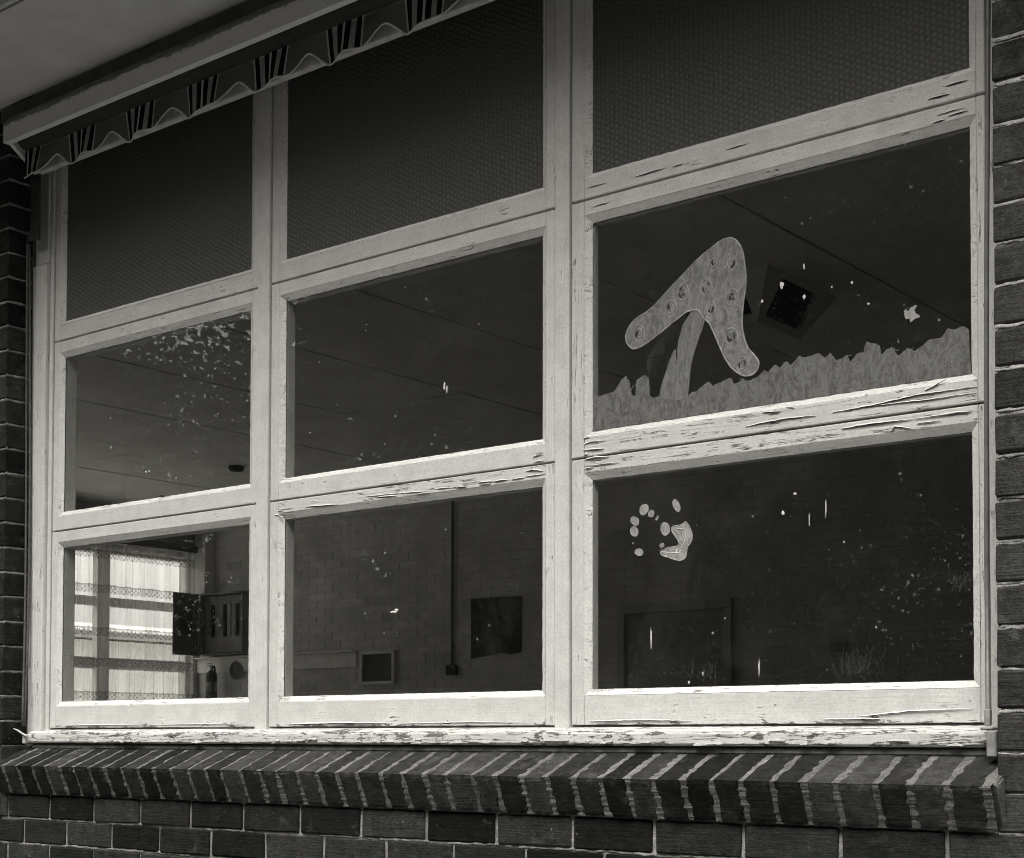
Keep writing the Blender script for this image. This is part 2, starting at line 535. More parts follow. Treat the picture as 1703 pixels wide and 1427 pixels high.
# rowlock sill: bricks on edge, sloping 22 degrees
def rough_brick(name, w, d, h, mat, seed):
    """brick with worn, chipped arrises on the two faces that show"""
    r = random.Random(seed); bm = bmesh.new()
    nx, nz, ny = 7, 8, 6
    off = seed*1.7
    def wear(p):
        x, y, z = p
        ex = w/2-abs(x); ez = h/2-abs(z); ey = y+d/2
        ds = sorted((ex, ez, ey))
        e = max(0, 1-(ds[0]+ds[1])/.016)                       # near an arris
        n1 = noise.noise((x*70+off, y*70, z*70)); n2 = noise.noise((x*24, y*24+off, z*24))
        c = e*(.0022+.0055*max(0, n1)+.007*max(0, n2-.12))
        q = Vector((-math.copysign(c*.7, x) if ex < .012 else 0, c if ey < .012 else 0, -math.copysign(c*.8, z) if ez < .012 else 0))
        q += Vector((noise.noise((x*40, z*40, off)), noise.noise((z*45, x*45, off+5)), noise.noise((x*38, y*38, off+9))))*.0011
        return Vector(p)+q
    def grid(f, a, b):
        V = [[bm.verts.new(wear(f(i/a, j/b))) for j in range(b+1)] for i in range(a+1)]
        for i in range(a):
            for j in range(b): bm.faces.new((V[i][j], V[i+1][j], V[i+1][j+1], V[i][j+1]))
    W2, D2, H2 = w/2, d/2, h/2
    grid(lambda u, v: (-W2+w*u, -D2, -H2+h*v), nx, nz)
    grid(lambda u, v: (-W2+w*u, -D2+d*v, H2), nx, ny*2)
    grid(lambda u, v: (-W2+w*u, -D2+d*v, -H2), nx, 2)
    grid(lambda u, v: (-W2, -D2+d*u, -H2+h*v), ny*2, nz); grid(lambda u, v: (W2, -D2+d*u, -H2+h*v), ny*2, nz)
    bmesh.ops.remove_doubles(bm, verts=bm.verts, dist=.0004)
    bmesh.ops.recalc_face_normals(bm, faces=bm.faces[:])
    me = bpy.data.meshes.new(name); bm.to_mesh(me); bm.free(); me.materials.append(mat); return me
sill = empty('brick_window_sill', 'sloping row of bricks on edge under the white window sill, chipped front corners', 'window sill')
SX = [.049, .141, .212, .291, .368, .446, .53, .615, .693, .772, .858, .936, 1.013, 1.083, 1.167, 1.249, 1.32, 1.406, 1.483, 1.561, 1.642, 1.725, 1.806, 1.885, 1.958, 2.047, 2.124, 2.208, 2.284, 2.365, 2.447, 2.523, 2.597, 2.677, 2.756, 2.83, 2.907, 2.983, 3.063, 3.152, 3.225, 3.308, 3.389]
SX = [.049-.08*2, .049-.08] + SX
tilt = R(23)
TM = Matrix.Translation((0, -.168, -.124)) @ Matrix.Rotation(tilt, 4, 'X')    # local y runs back up the slope, -z down the front face
for i in range(len(SX)-1):
    a, b = SX[i]+.0045, SX[i+1]-.0045
    w = b-a
    me = rough_brick('sill_brick', w, .2, .108, BRICK_S, 500+i)
    rr = random.Random(900+i)
    mw = TM @ Matrix.Translation(((a+b)/2, .1+rr.uniform(-.0018, .0012), -.054+rr.uniform(-.0015, .0015))) @ Matrix.Rotation(rr.uniform(-.02, .02), 4, 'Y') @ Matrix.Rotation(rr.uniform(-.012, .012), 4, 'Z')
    put('brick', me, sill, mw)
t = bmesh.new()
# joints: one ragged bed of mortar, slightly recessed; fillet at the right end
nx = 120
for side in (0,):
    pass
for i in range(1, len(SX)):            # one gritty joint between each pair of bricks, its face uneven
    for (n_, P_) in ((26, lambda q, u: (q, -.103+.1*u)), ):
        L0 = []; L1 = []
        for k_ in range(n_+1):
            zz_ = -.104+.1015*k_/n_
            yy_ = .0032+.0026*noise.noise((i*3.1, zz_*90, 1))+.0015*noise.noise((i*7.7, zz_*260, 5))
            L0.append(t.verts.new((SX[i]-.012, yy_, zz_))); L1.append(t.verts.new((SX[i]+.012, yy_+.0012*noise.noise((zz_*150, i, 8)), zz_)))
        for k_ in range(1, 21):
            zz_ = -.0028+.0018*noise.noise((i*5.3, k_*.8, 3))
            L0.append(t.verts.new((SX[i]-.012, .003+.0093*k_, zz_))); L1.append(t.verts.new((SX[i]+.012, .003+.0093*k_, zz_+.001*noise.noise((k_*1.3, i, 2)))))
        for k_ in range(len(L0)-1): t.faces.new((L0[k_], L1[k_], L1[k_+1], L0[k_+1]))
box(t, SX[0]+.004, SX[-1]+.002, .012, .2, -.1, -.009)
m_ = bmesh.new(); join(m_, t, TM)
link('mortar_bed', m_, mortar_mat('gritty_sill_mortar', .15), sill)
t = bmesh.new()
bbox(t, 3.391, 3.412, .016, .19, -.108, -.004, .006, 2)
for v in t.verts: v.co += Vector((rnd.uniform(-.003, .003), rnd.uniform(-.003, .003), rnd.uniform(-.003, .003)))
m_ = bmesh.new(); join(m_, t, TM)
link('end_fillet', m_, mortar_mat('grey_end_mortar', .13), sill)

# ------------------------------------------------------------------ the window
win = empty('window', 'white timber window of nine panes in three columns, paint cracked and peeling', 'window')
def wp(name, bm, mat, parent=None, smooth=False): return link(name, bm, mat, parent or win, smooth)
TOP = 2.06
# jambs
bm = bmesh.new()
bbox(bm, -.109, -.026, -.018, .1, -.02, 1.63, .006, 2)      # proud bead, stops short
wp('jamb_bead', bm, P_VB)
bm = bmesh.new()
bbox(bm, -.105, -.026, -.010, .1, 1.632, TOP, .003)
bbox(bm, -.0215, -.0035, -.006, .1, -.02, TOP, .003)
bbox(bm, -.0265, -.0205, .004, .1, -.02, TOP, .001)
wp('jamb', bm, P_V)
bm = bmesh.new()
bbox(bm, 3.3415, 3.395, -.006, .1, -.03, TOP, .003)
wp('jamb', bm, P_VB)
for a, b in ((1.053, 1.1045), (2.192, 2.2375)):
    bm = bmesh.new()
    bbox(bm, a, b, -.007, .1, -.006, TOP, .003, 2)
    wp('mullion', bm, P_V)
bm = bmesh.new(); bbox(bm, -.109, 3.395, -.004, .1, TOP+.002, 2.12, .003); wp('head', bm, P_H)
# timber sill
bm = bmesh.new()
prism(bm, [(.1, .001), (.012, -.001), (-.030, -.0085), (-.042, -.013), (-.0445, -.02), (-.0445, -.043), (-.041, -.048), (-.02, -.05), (.1, -.05)], 'x', -.064, 3.348)
bmesh.ops.bisect_plane(bm, geom=bm.verts[:]+bm.edges[:]+bm.faces[:], plane_co=(1.6, 0, 0), plane_no=(1, 0, 0))
wp('timber_sill', bm, P_SILL)
bm = bmesh.new(); bbox(bm, -.06, 3.35, -.031, .1, -.067, -.0515, .003); wp('sill_packing', bm, simple('grimy_packing_strip', .16, .9, .6, 40))  # mottled grey strip along the underside of the timber sill
# lifted flakes of paint on the sill nose
bm = bmesh.new()
for i in range(46):
    x = rnd.uniform(.1, 3.3); x += .4*(rnd.random() < .3)*(1 if x < 1.7 else 0)
    if x > 3.33: continue
    zc = -.044+abs(rnd.gauss(0, .006)); L = rnd.uniform(.008, .05); H = rnd.uniform(.002, .006)
    n_ = 5; top = []; bot = []
    for j in range(n_):
        u = j/(n_-1)
        top.append(bm.verts.new((x+L*u, -.0448-.0012*math.sin(u*3.1), zc+H*math.sin(u*3.1)+rnd.uniform(-.001, .001))))
        bot.append(bm.verts.new((x+L*u, -.0475-rnd.uniform(.0015, .005), zc-H*.6+rnd.uniform(-.001, .001))))
    for j in range(n_-1): bm.faces.new((top[j], top[j+1], bot[j+1], bot[j]))
FLAKE = simple('loose_paint_flake', .7, .6, .12, 60)
bmesh.ops.solidify(bm, geom=bm.faces[:], thickness=.0006)
o = wp('paint_flakes', bm, FLAKE); o['kind'] = 'stuff'

COLS = [(0.0, 1.05, .0505, 1.004), (1.1078, 2.1888, 1.1625, 2.139), (2.2408, 3.3377, 2.2995, 3.2985)]
PUTW = .018
ROWS = [(1.351, 2.055, 1.4165, 2.0), (.6865, 1.3455, .751, 1.2885), (.003, .6815, .0935, .6265)]
BACK = [.058, .048, .036]
GY = .012
PW = .45
def ragged_bar(bm, ax, a0, a1, o0, o1, sgn, seed, inner):
    """putty fillet: triangular bead from the sash face down to the glass, with an uneven feather edge.
    ax 'x' runs along X at height o0(face)->o1(glass); ax 'z' runs up Z."""
    r = random.Random(seed); n = max(8, int((a1-a0)/.016))
    A = []; B = []; D = []
    for i in range(n+1):
        u = a0+(a1-a0)*i/n
        e = o1 + sgn*(.0012*noise.noise((u*60, seed, 1))+.0010*noise.noise((u*170, seed, 4)))
        # mitre
        uu = u
        ua = min(max(u, a0+abs(o1-o0)*0), a1)
        if ax == 'x':
            A.append(bm.verts.new((ua, .0008, o0))); B.append(bm.verts.new((uu, GY-.0003, e))); D.append(bm.verts.new((ua, GY+.0, o0)))
        else:
            A.append(bm.verts.new((o0, .0008, ua))); B.append(bm.verts.new((e, GY-.0003, uu))); D.append(bm.verts.new((o0, GY+.0, ua)))
    for i in range(n):
        bm.faces.new((A[i], A[i+1], B[i+1], B[i])); bm.faces.new((D[i], D[i+1], A[i+1], A[i]))
DROP = simple('white_bird_dropping', .7, .7, .1, 90)
crack_paths = [[(2.7513, 0.7043), (2.8449, 0.7089), (2.9355, 0.707)], [(2.978, 0.7079), (3.0747, 0.711), (3.1747, 0.7192), (3.3087, 0.7203)], [(3.0815, 0.71), (3.2072, 0.7055), (3.3086, 0.7067)], [(2.9988, 0.6682), (3.0745, 0.6698), (3.1711, 0.6684)], [(3.1744, 0.668), (3.2166, 0.6687), (3.3021, 0.6666)], [(3.1776, 0.6567), (3.2325, 0.6574)], [(3.2358, 0.6692), (3.3021, 0.6681)], [(3.1147, 0.6458), (3.1281, 0.6567), (3.1742, 0.6462)], [(2.8597, 0.7367), (2.8816, 0.7321)], [(2.7967, 0.7318), (2.845, 0.7287)], [(3.1976, 0.7269), (3.2267, 0.7367), (3.2492, 0.7457)], [(2.2804, 0.7341), (2.2989, 0.7342)], [(2.2804, 0.719), (2.3008, 0.7226), (2.3484, 0.7206)], [(2.2804, 0.7039), (2.321, 0.7006), (2.3429, 0.7003)], [(2.2804, 0.691), (2.2934, 0.6918)], [(2.2841, 0.6777), (2.3174, 0.68), (2.3593, 0.6782)], [(2.2832, 0.6642), (2.321, 0.6615), (2.3629, 0.6606), (2.3901, 0.6606)], [(2.2832, 0.6551), (2.3119, 0.6565)], [(2.2795, 0.6464), (2.2777, 0.5983)], [(2.2562, 0.6793), (2.2581, 0.6518)], [(2.2665, 0.6706), (2.2674, 0.6447)], [(2.2506, 0.6775), (2.2506, 0.6465)], [(2.1282, 0.7123), (2.1496, 0.7145)], [(2.1224, 0.6905), (2.1515, 0.6915)], [(2.093, 0.6696), (2.1146, 0.6704), (2.1322, 0.6677), (2.1516, 0.6641)], [(2.0911, 0.6558), (2.1225, 0.6556), (2.1497, 0.6558)], [(1.2641, 0.6531), (1.4018, 0.6475)], [(1.5098, 0.6598), (1.5667, 0.6584), (1.6463, 0.6564)], [(1.5586, 0.6533), (1.6306, 0.6504)], [(1.6463, 0.6564), (1.7088, 0.6531), (1.7549, 0.6514)], [(1.7088, 0.6465), (1.7549, 0.6467)], [(1.7777, 0.6548), (1.8303, 0.6535)], [(1.8303, 0.6524), (1.8895, 0.6548)], [(1.8526, 0.6501), (1.8858, 0.6513)], [(1.9296, 0.6563), (1.9834, 0.6546)], [(1.9332, 0.6504), (1.9763, 0.6487)], [(1.9834, 0.6535), (2.0329, 0.6539)], [(2.047, 0.6524), (2.0886, 0.6535)], [(2.116, 0.705), (2.15, 0.7092)],
  # short cracks on the upper-right rails and bottom rails
  [(2.44, 1.372), (2.53, 1.374)], [(2.70, 1.378), (2.76, 1.379)], [(3.21, 1.366), (3.26, 1.3665)], [(3.25, 1.385), (3.30, 1.386)], [(3.23, 1.326), (3.29, 1.328)], [(3.255, 1.318), (3.30, 1.319)], [(3.22, 1.312), (3.25, 1.3125)], [(2.55, 1.372), (2.58, 1.3722)], [(2.29, 1.377), (2.35, 1.378)], [(2.31, 1.325), (2.36, 1.326)],
  [(3.03, .018), (3.16, .029), (3.30, .0335)], [(2.30, .012), (2.47, .0145), (2.6, .012)], [(2.95, .0125), (3.1, .0135)], [(1.20, .010), (1.4, .0125), (1.62, .011)], [(1.65, .010), (1.9, .0125), (2.1, .0105)], [(.08, .0105), (.3, .0125), (.5, .0108)], [(.55, .011), (.8, .0125), (1.0, .011)], [(1.13, .64), (1.16, .641)], [(1.146, .632), (1.17, .633)], [(1.146, .651), (1.165, .652)]]

def crack_geo(dark, lip, path, hw, Y):
    """an opened paint crack: dark slit and a lip of lifted paint standing proud above it"""
    P = []
    for i in range(len(path)-1):
        a, b = path[i], path[i+1]
        n = max(3, int(math.hypot(b[0]-a[0], b[1]-a[1])/.012))
        for j in range(n): P.append((a[0]+(b[0]-a[0])*j/n, a[1]+(b[1]-a[1])*j/n))
    P.append(path[-1])
    vert = abs(path[-1][1]-path[0][1]) > abs(path[-1][0]-path[0][0])
    n = len(P); U = []; D_ = []; L0 = []; L1 = []
    for i, (x, z) in enumerate(P):
        u = i/(n-1); w = hw*(.25+.75*math.sin(math.pi*min(1, .15+u*.85)))*(1+.5*noise.noise((x*90, z*90, 3)))
        j = .0012*noise.noise((x*70, z*70, 9))
        ex, ez = (w, 0) if vert else (0, w)
        jx, jz = (j, 0) if vert else (0, j)
        U.append(dark.verts.new((x+jx+ex, Y-.0004, z+jz+ez))); D_.append(dark.verts.new((x+jx-ex, Y-.0004, z+jz-ez)))
        L0.append(lip.verts.new((x+jx+ex*(2.6 if vert else 1), Y-.0003, z+jz+ez*3.2)))
        L1.append(lip.verts.new((x+jx+ex*.2, Y-.0012-.0035*hw/.0016*math.sin(math.pi*u), z+jz+ez*.35)))
    for i in range(n-1):
        dark.faces.new((D_[i], D_[i+1], U[i+1], U[i]))
        lip.faces.new((L1[i], L1[i+1], L0[i+1], L0[i]))

def in_sash(p, ci, ri):
    X0, X1 = COLS[ci][:2]; Z0, Z1 = ROWS[ri][:2]
    return X0-.003 <= p[0] <= X1+.003 and Z0-.003 <= p[1] <= Z1+.003
rown = ['top', 'middle', 'bottom']; coln = ['left', 'centre', 'right']
sashes = {}
for ri, (Z0, Z1, G0, G1) in enumerate(ROWS):
    for ci, (X0, X1, gx0, gx1) in enumerate(COLS):
        s = empty('sash', None, None, parent=win)
        s['label'] = '%s sash of the %s column' % (rown[ri], coln[ci])
        sashes[(ci, ri)] = s
        yb_ = BACK[ci]
        worn = (ci == 2 and ri >= 1) or (ci == 1 and ri == 2)
        pv = P_VB if worn else P_V
        ix0, ix1 = gx0-PUTW, gx1+PUTW
        iz0, iz1 = G0-PUTW*(.75 if ri == 0 else .85), G1+PUTW
        d = .0006
        rx = lambda: rnd.uniform(-.0007, .0007)
        y0 = rx()
        bm = bmesh.new(); bbox(bm, X0+.001, ix0-d, y0, yb_, Z0, Z1, .0018); link('stile', bm, pv, s)
        bm = bmesh.new(); bbox(bm, ix1+d, X1-.001, y0+rx(), yb_, Z0, Z1, .0018); link('stile', bm, pv, s)
        br = P_BOT if ri == 2 else (P_HB if (ci == 2 and ri == 1) else P_H)
        trm = P_HB if (ri == 2 and ci >= 1) else P_H
        bm = bmesh.new(); bbox(bm, ix0, ix1, y0+.0006+rx(), yb_, Z0, iz0, .0018); link('bottom_rail', bm, br, s)
        bm = bmesh.new(); bbox(bm, ix0, ix1, y0+.0006+rx(), yb_, iz1, Z1, .0018); link('top_rail', bm, trm, s)
        # inner rebate behind the glass
        bm = bmesh.new()
        gi = GY+.006
        e_ = .0008
        box(bm, ix0-.004, gx0+e_, gi, yb_-.001, iz0, iz1); box(bm, gx1-e_, ix1+.004, gi, yb_-.001, iz0, iz1)
        box(bm, gx0+e_+.0005, gx1-e_-.0005, gi, yb_-.002, iz0-.004, G0+e_); box(bm, gx0+e_+.0005, gx1-e_-.0005, gi, yb_-.002, G1-e_, iz1+.004)
        link('rebate', bm, P_V, s)
        bm = bmesh.new(); sd_ = ri*10+ci
        ragged_bar(bm, 'x', ix0, ix1, iz0, G0, 1, sd_+100, 1)
        ragged_bar(bm, 'x', ix0, ix1, iz1, G1, -1, sd_+200, 1)
        ragged_bar(bm, 'z', iz0, iz1, ix0, gx0, 1, sd_+300, 1)
        ragged_bar(bm, 'z', iz0, iz1, ix1, gx1, -1, sd_+400, 1)
        bmesh.ops.recalc_face_normals(bm, faces=bm.faces[:])
        link('putty', bm, PUTTY, s)
        bm = bmesh.new()
        v, f = box(bm, gx0-.012, gx1+.012, GY, GY+.004, G0-.010, G1+.012)
        if ri == 0:
            link('patterned_pane', bm, OBSC, s)
        else:
            for k_, fc in enumerate(f): fc.material_index = 0 if k_ == 2 else 1
            link('glass_pane', bm, [GLASS, GLASS_B], s)
        dk, lp = bmesh.new(), bmesh.new(); cnt = 0
        for path in crack_paths:
            if in_sash(path[0], ci, ri) or (in_sash(path[-1], ci, ri) and not any(in_sash(path[0], a, b) for a in range(3) for b in range(3))):
                crack_geo(dk, lp, path, rnd.uniform(.0006, .0014), -.0008); cnt += 1
        if cnt:
            o = link('open_cracks', dk, DARKGAP, s); o['kind'] = 'stuff'
            o = link('lifted_paint', lp, FLAKE, s); o['kind'] = 'stuff'
        else:
            dk.free(); lp.free()
        if ri == 1 and ci < 2:
            bm = bmesh.new()
            lx = (.505, 1.665)[ci]
            lathe(bm, [(.004, 0), (.012, .0), (.012, .022), (.004, .026)], (lx, yb_+.012, G0-.006), 12)
            bbox(bm, lx-.006, lx+.03, yb_+.004, yb_+.012, G0-.014, G0+.002, .002)
            link('sash_fastener', bm, simple('dark_fastener', .03, .4, .1), s)

# droppings and paint drips on the glass
def splat(bm, x, z, rx_, rz, seed, y=GY):
    r = random.Random(seed); n = 12
    c = bm.verts.new((x, y-.0016, z)); ring = []
    for i in range(n):
        a = 2*math.pi*i/n; q = r.uniform(.7, 1.25)
        ring.append(bm.verts.new((x+rx_*q*math.cos(a), y-.0002, z+rz*q*math.sin(a))))
    for i in range(n): bm.faces.new((c, ring[i], ring[(i+1) % n]))
drips = {(2, 2): [(2.4767, .2165, .0018, .028), (2.7785, .1355, .0017, .0235), (2.9105, .4705, .0013, .018), (2.9525, .492, .0013, .024), (2.874, .5355, .004, .003), (2.843, .493, .004, .005), (2.585, .105, .003, .004), (2.625, .125, .002, .005)],
         (1, 1): [(1.797, .94, .0035, .013), (1.806, .93, .0025, .012)],
         (0, 1): [(.497, .842, .006, .003), (.515, .842, .0055, .0035), (.31, .945, .002, .006)],
         (2, 1): [(2.842, 1.028, .005, .009), (2.9, .99, .004, .006), (3.02, 1.0, .003, .004), (3.06, .945, .003, .003), (2.79, 1.0, .003, .004), (2.9, 1.06, .002, .007), (2.97, 1.0, .002, .003)],
         (1, 2): [(1.61, .325, .013, .0035), (1.62, .33, .008, .004)]}
for key, L in drips.items():
    bm = bmesh.new()
    for i, (x, z, a, b) in enumerate(L): splat(bm, x, z, a, b, i*7+key[0])
    o = link('droppings', bm, DROP, sashes[key]); o['kind'] = 'stuff'
# cobwebs in the bottom corners
WEB = simple('cobweb_thread', .13, .8, .1)
def web(key, cx, cz, w, h, n, seed):
    r = random.Random(seed); bm = bmesh.new()
    for i in range(n):
        x, z = cx+r.uniform(-w, w), cz+r.uniform(0, h*.5); a = r.uniform(.3, 2.8); pts = []
        for j in range(7):
            pts.append((x, GY-.002-r.uniform(0, .003), max(cz, z))); a += r.uniform(-.5, .5)
            st = r.uniform(.3, 1)*h*.16; x += st*math.cos(a)*.6; z += st*abs(math.sin(a))
        tube(bm, pts, .0002, 3)
    o = link('cobweb', bm, WEB, sashes[key]); o['kind'] = 'stuff'
web((2, 2), 2.62, .097, .045, .06, 30, 1); web((2, 2), 3.03, .097, .05, .07, 36, 2); web((2, 2), 2.44, .097, .03, .045, 12, 3)
web((2, 2), 3.27, .28, .02, .07, 26, 4); web((0, 2), .93, .55, .05, .05, 20, 5); web((2, 1), 2.52, 1.43-.14, .01, .01, 2, 6)
web((1, 2), 2.05, .575, .05, .035, 30, 8); web((1, 2), 1.62, .565, .07, .04, 40, 9)

# ------------------------------------------------------------------ paintings on the glass
def tempera(name, v, ax='x'):
    g = N(name); p = g.pos()
    st = g.noise(g.mapv(p, (34, 34, 17) if ax == 'x' else (75, 75, 16)), 1.0, 4, .55, 2.6)
    st2 = g.noise(g.mapv(p, (210, 210, 60) if ax == 'z' else (120, 120, 120)), 1.0, 3, .6, 1.5)
    c = g.math('MULTIPLY', v, g.ramp(st, .3, .7, .76, 1.24)); c = g.math('MULTIPLY', c, g.ramp(st2, .25, .75, .8, 1.22))
    thin = g.math('ADD', g.math('MULTIPLY', g.math('SUBTRACT', st2, .5), .8), st)
    bs = g.bsdf(g.grey(c), .6, g.bump(g.math('ADD', st, st2), .15, .001), .25)
    tr_ = g.n('ShaderNodeBsdfTransparent'); mx_ = g.n('ShaderNodeMixShader')
    g.set(mx_.inputs[0], g.ramp(thin, .28, .55, .24, 0.0)); g.set(mx_.inputs[1], bs); g.set(mx_.inputs[2], tr_.outputs[0])
    return g.end(mx_.outputs[0])
T_CAP = tempera('mushroom_cap_paint', .21); T_RIM = tempera('thick_brush_rim', .36); T_STEM = tempera('mushroom_stem_paint', .18, 'z')
T_GRASS = tempera('grass_paint', .15); T_DOT = simple('dark_dot_paint', .035, .6, .3, 90); T_SPOT = tempera('spot_ring_paint', .36); T_HAND = tempera('hand_paint', .32); T_HRIM = tempera('hand_paint_rim', .4)
def smooth_loop(poly, it=1):
    for _ in range(it):
        q = []
        n = len(poly)
        for i in range(n):
            a, b = poly[i], poly[(i+1) % n]
            q.append((a[0]*.75+b[0]*.25, a[1]*.75+b[1]*.25)); q.append((a[0]*.25+b[0]*.75, a[1]*.25+b[1]*.75))
        poly = q
    return poly
def rough_loop(poly, amp, sc):
    return [(x+amp*noise.noise((x*sc, z*sc, 2)), z+amp*noise.noise((x*sc, z*sc, 7))) for x, z in poly]
def blob(name, poly, mat, parent, y0, th):
    bm = bmesh.new(); prism(bm, poly, 'y', y0-th, y0); return link(name, bm, mat, parent)
def rim(name, poly, mat, parent, y, r):
    bm = bmesh.new(); tube(bm, [(x, y, z) for x, z in poly], r, 6, closed=True, flat=.6); return link(name, bm, mat, parent)
CAP = [(2.7006, 1.1688), (2.7208, 1.1603), (2.734, 1.14), (2.7423, 1.1178), (2.7455, 1.0878), (2.7487, 1.0549), (2.7436, 1.0236), (2.7386, 0.9923), (2.7351, 0.9548), (2.7416, 0.9215), (2.7498, 0.8968), (2.7679, 0.875), (2.7826, 0.8568), (2.7792, 0.8399), (2.7677, 0.8285), (2.7463, 0.8267), (2.7297, 0.8341), (2.7098, 0.8503), (2.6913, 0.8737), (2.6745, 0.9088), (2.6593, 0.9438), (2.6474, 0.9696), (2.6372, 0.9788), (2.6286, 0.9877), (2.6234, 0.9975), (2.6131, 1.0098), (2.5957, 1.0113), (2.5782, 1.0084), (2.5571, 0.9969), (2.5287, 0.9836), (2.5036, 0.9695), (2.4748, 0.9559), (2.4529, 0.9456), (2.4272, 0.942), (2.4106, 0.9523), (2.4006, 0.971), (2.4032, 0.9891), (2.4162, 1.0071), (2.4383, 1.0218), (2.4639, 1.0282), (2.4893, 1.0421), (2.5181, 1.0644), (2.5502, 1.0889), (2.5819, 1.1101), (2.6134, 1.1341), (2.6479, 1.1513), (2.6752, 1.1651)]
STEM = [(2.5957, 1.0083), (2.6131, 1.0089), (2.6234, 0.9975), (2.6344, 0.9852), (2.6268, 0.9611), (2.6129, 0.9335), (2.6024, 0.9053), (2.5919, 0.871), (2.5884, 0.8385), (2.5848, 0.8091), (2.5848, 0.7941), (2.5016, 0.8055), (2.5071, 0.8351), (2.5214, 0.8695), (2.5357, 0.9036), (2.545, 0.921), (2.549, 0.9225), (2.5505, 0.905), (2.5490, 0.888), (2.5515, 0.886), (2.556, 0.905), (2.5545, 0.928), (2.5676, 0.974), (2.5817, 0.9927)]
SPOTS = [(2.6598, 1.1161), (2.7055, 1.1073), (2.6374, 1.0608), (2.5713, 1.0608), (2.7103, 1.0238), (2.5359, 1.0263), (2.6492, 1.0035), (2.442, 0.9812), (2.7066, 0.9302), (2.7365, 0.858)]
mush = empty('painted_mushroom', 'mushroom with ringed spots painted on the pane above the grass strip', 'painting')
capl = rough_loop(smooth_loop(CAP, 1), .0012, 60)
blob('cap', capl, T_CAP, mush, GY-.0002, .0012)
rim('cap_outline', capl, T_RIM, mush, GY-.0014, .0019)
stl = rough_loop(smooth_loop(STEM, 1), .001, 70)
blob('stem', stl, T_STEM, mush, GY-.0002, .0008)
rim('stem_outline', stl, T_STEM, mush, GY-.0010, .0013)
for i, (x, z) in enumerate(SPOTS):
    r_ = random.Random(60+i)
    bm = bmesh.new()
    for q in range(2):
        rr = .009+.0075*q
        tube(bm, [(x+rr*(1+.15*r_.uniform(-1, 1))*math.cos(a), GY-.0015, z+rr*1.25*(1+.1*r_.uniform(-1, 1))*math.sin(a)) for a in [2*math.pi*k/14 for k in range(14)]], .0011, 5, closed=True, flat=.6)
    sp = link('spot', bm, T_SPOT, mush)
    bm = bmesh.new()
    for q in range(r_.choice((2, 3, 3))):
        a0 = r_.uniform(0, 6.28); ra = r_.uniform(.004, .0105)
        pts = [(x+ra*math.cos(a0+t_), GY-.0017, z+ra*1.4*math.sin(a0+t_)) for t_ in (0, .4, .8, 1.2, 1.5)]
        tube(bm, pts, [.0007, .0021, .0028, .0019, .0006], 5, flat=.5)
    link('dark_stroke', bm, T_DOT, sp)
GR1 = [(2.3014, 0.8503), (2.3186, 0.8385), (2.3414, 0.8431), (2.364, 0.8431), (2.379, 0.8596), (2.3902, 0.8735), (2.4032, 0.8777), (2.4124, 0.864), (2.4198, 0.8291), (2.4308, 0.8229), (2.4345, 0.8639), (2.4565, 0.873), (2.471, 0.8647), (2.4746, 0.8184), (2.4855, 0.8123), (2.5017, 0.8146), (2.5284, 0.8064), (2.5568, 0.8064), (2.5848, 0.8031), (2.5953, 0.8106), (2.6092, 0.8101), (2.6161, 0.8166), (2.6437, 0.8305), (2.6556, 0.8169), (2.6709, 0.8221), (2.7047, 0.8305), (2.713, 0.8146), (2.7313, 0.8163), (2.738, 0.8227), (2.7512, 0.8149), (2.7775, 0.8213)]
GR2 = [(2.7871, 0.8286), (2.7947, 0.8358), (2.8059, 0.8292), (2.8227, 0.8433), (2.8375, 0.8344), (2.8524, 0.8471), (2.8652, 0.8368), (2.889, 0.8546), (2.8981, 0.8483), (2.9161, 0.8504), (2.9359, 0.8539), (2.9537, 0.8381), (2.9661, 0.8491), (2.9802, 0.8307), (2.9907, 0.8307), (3.0082, 0.8377), (3.0151, 0.8205), (3.0325, 0.8371), (3.048, 0.8379), (3.055, 0.8608), (3.0721, 0.8532), (3.0873, 0.846), (3.0906, 0.8249), (3.1041, 0.8354), (3.1176, 0.838), (3.1308, 0.8154), (3.1525, 0.8309), (3.1706, 0.8218), (3.1854, 0.8288), (3.2034, 0.8415), (3.2324, 0.8414), (3.2454, 0.8594), (3.2613, 0.8536), (3.2803, 0.8581), (3.2928, 0.8484)]
gl_ = GR1+GR2
def fray(line):
    out = []
    for i in range(len(line)-1):
        a, b = line[i], line[i+1]; n = max(1, int(math.hypot(b[0]-a[0], b[1]-a[1])/.004))
        for j in range(n):
            x = a[0]+(b[0]-a[0])*j/n; z = a[1]+(b[1]-a[1])*j/n
            out.append((x, z+.0022*noise.noise((x*220, 3, z*30))))
    out.append(line[-1]); return out
topl = fray(gl_)
gp = topl+[(3.297, .752), (2.301, .752)]
grass = empty('painted_grass', 'strip of ragged grass painted along the foot of the mushroom pane', 'painting')
blob('grass_strip', gp, T_GRASS, grass, GY-.0001, .0008)
g = N('thin_paint_smear'); a_ = g.n('ShaderNodeBsdfTransparent'); b_ = g.n('ShaderNodeBsdfDiffuse'); b_.inputs['Color'].default_value = (.2, .198, .193, 1)
m_x = g.n('ShaderNodeMixShader'); g.set(m_x.inputs[0], g.ramp(g.noise(g.mapv(g.pos(), (30, 30, 9), (0, 0, 0), (0, .5, 0)), 1.0, 5, .7), .45, .8, 0, .16)); g.set(m_x.inputs[1], a_.outputs[0]); g.set(m_x.inputs[2], b_.outputs[0])
blob('smear', smooth_loop([(2.565, .985), (2.535, .975), (2.495, .95), (2.468, .92), (2.462, .89), (2.485, .85), (2.5, .83), (2.512, .85), (2.535, .915)], 2), g.end(m_x.outputs[0]), mush, GY-.0002, .0004)
bm = bmesh.new()
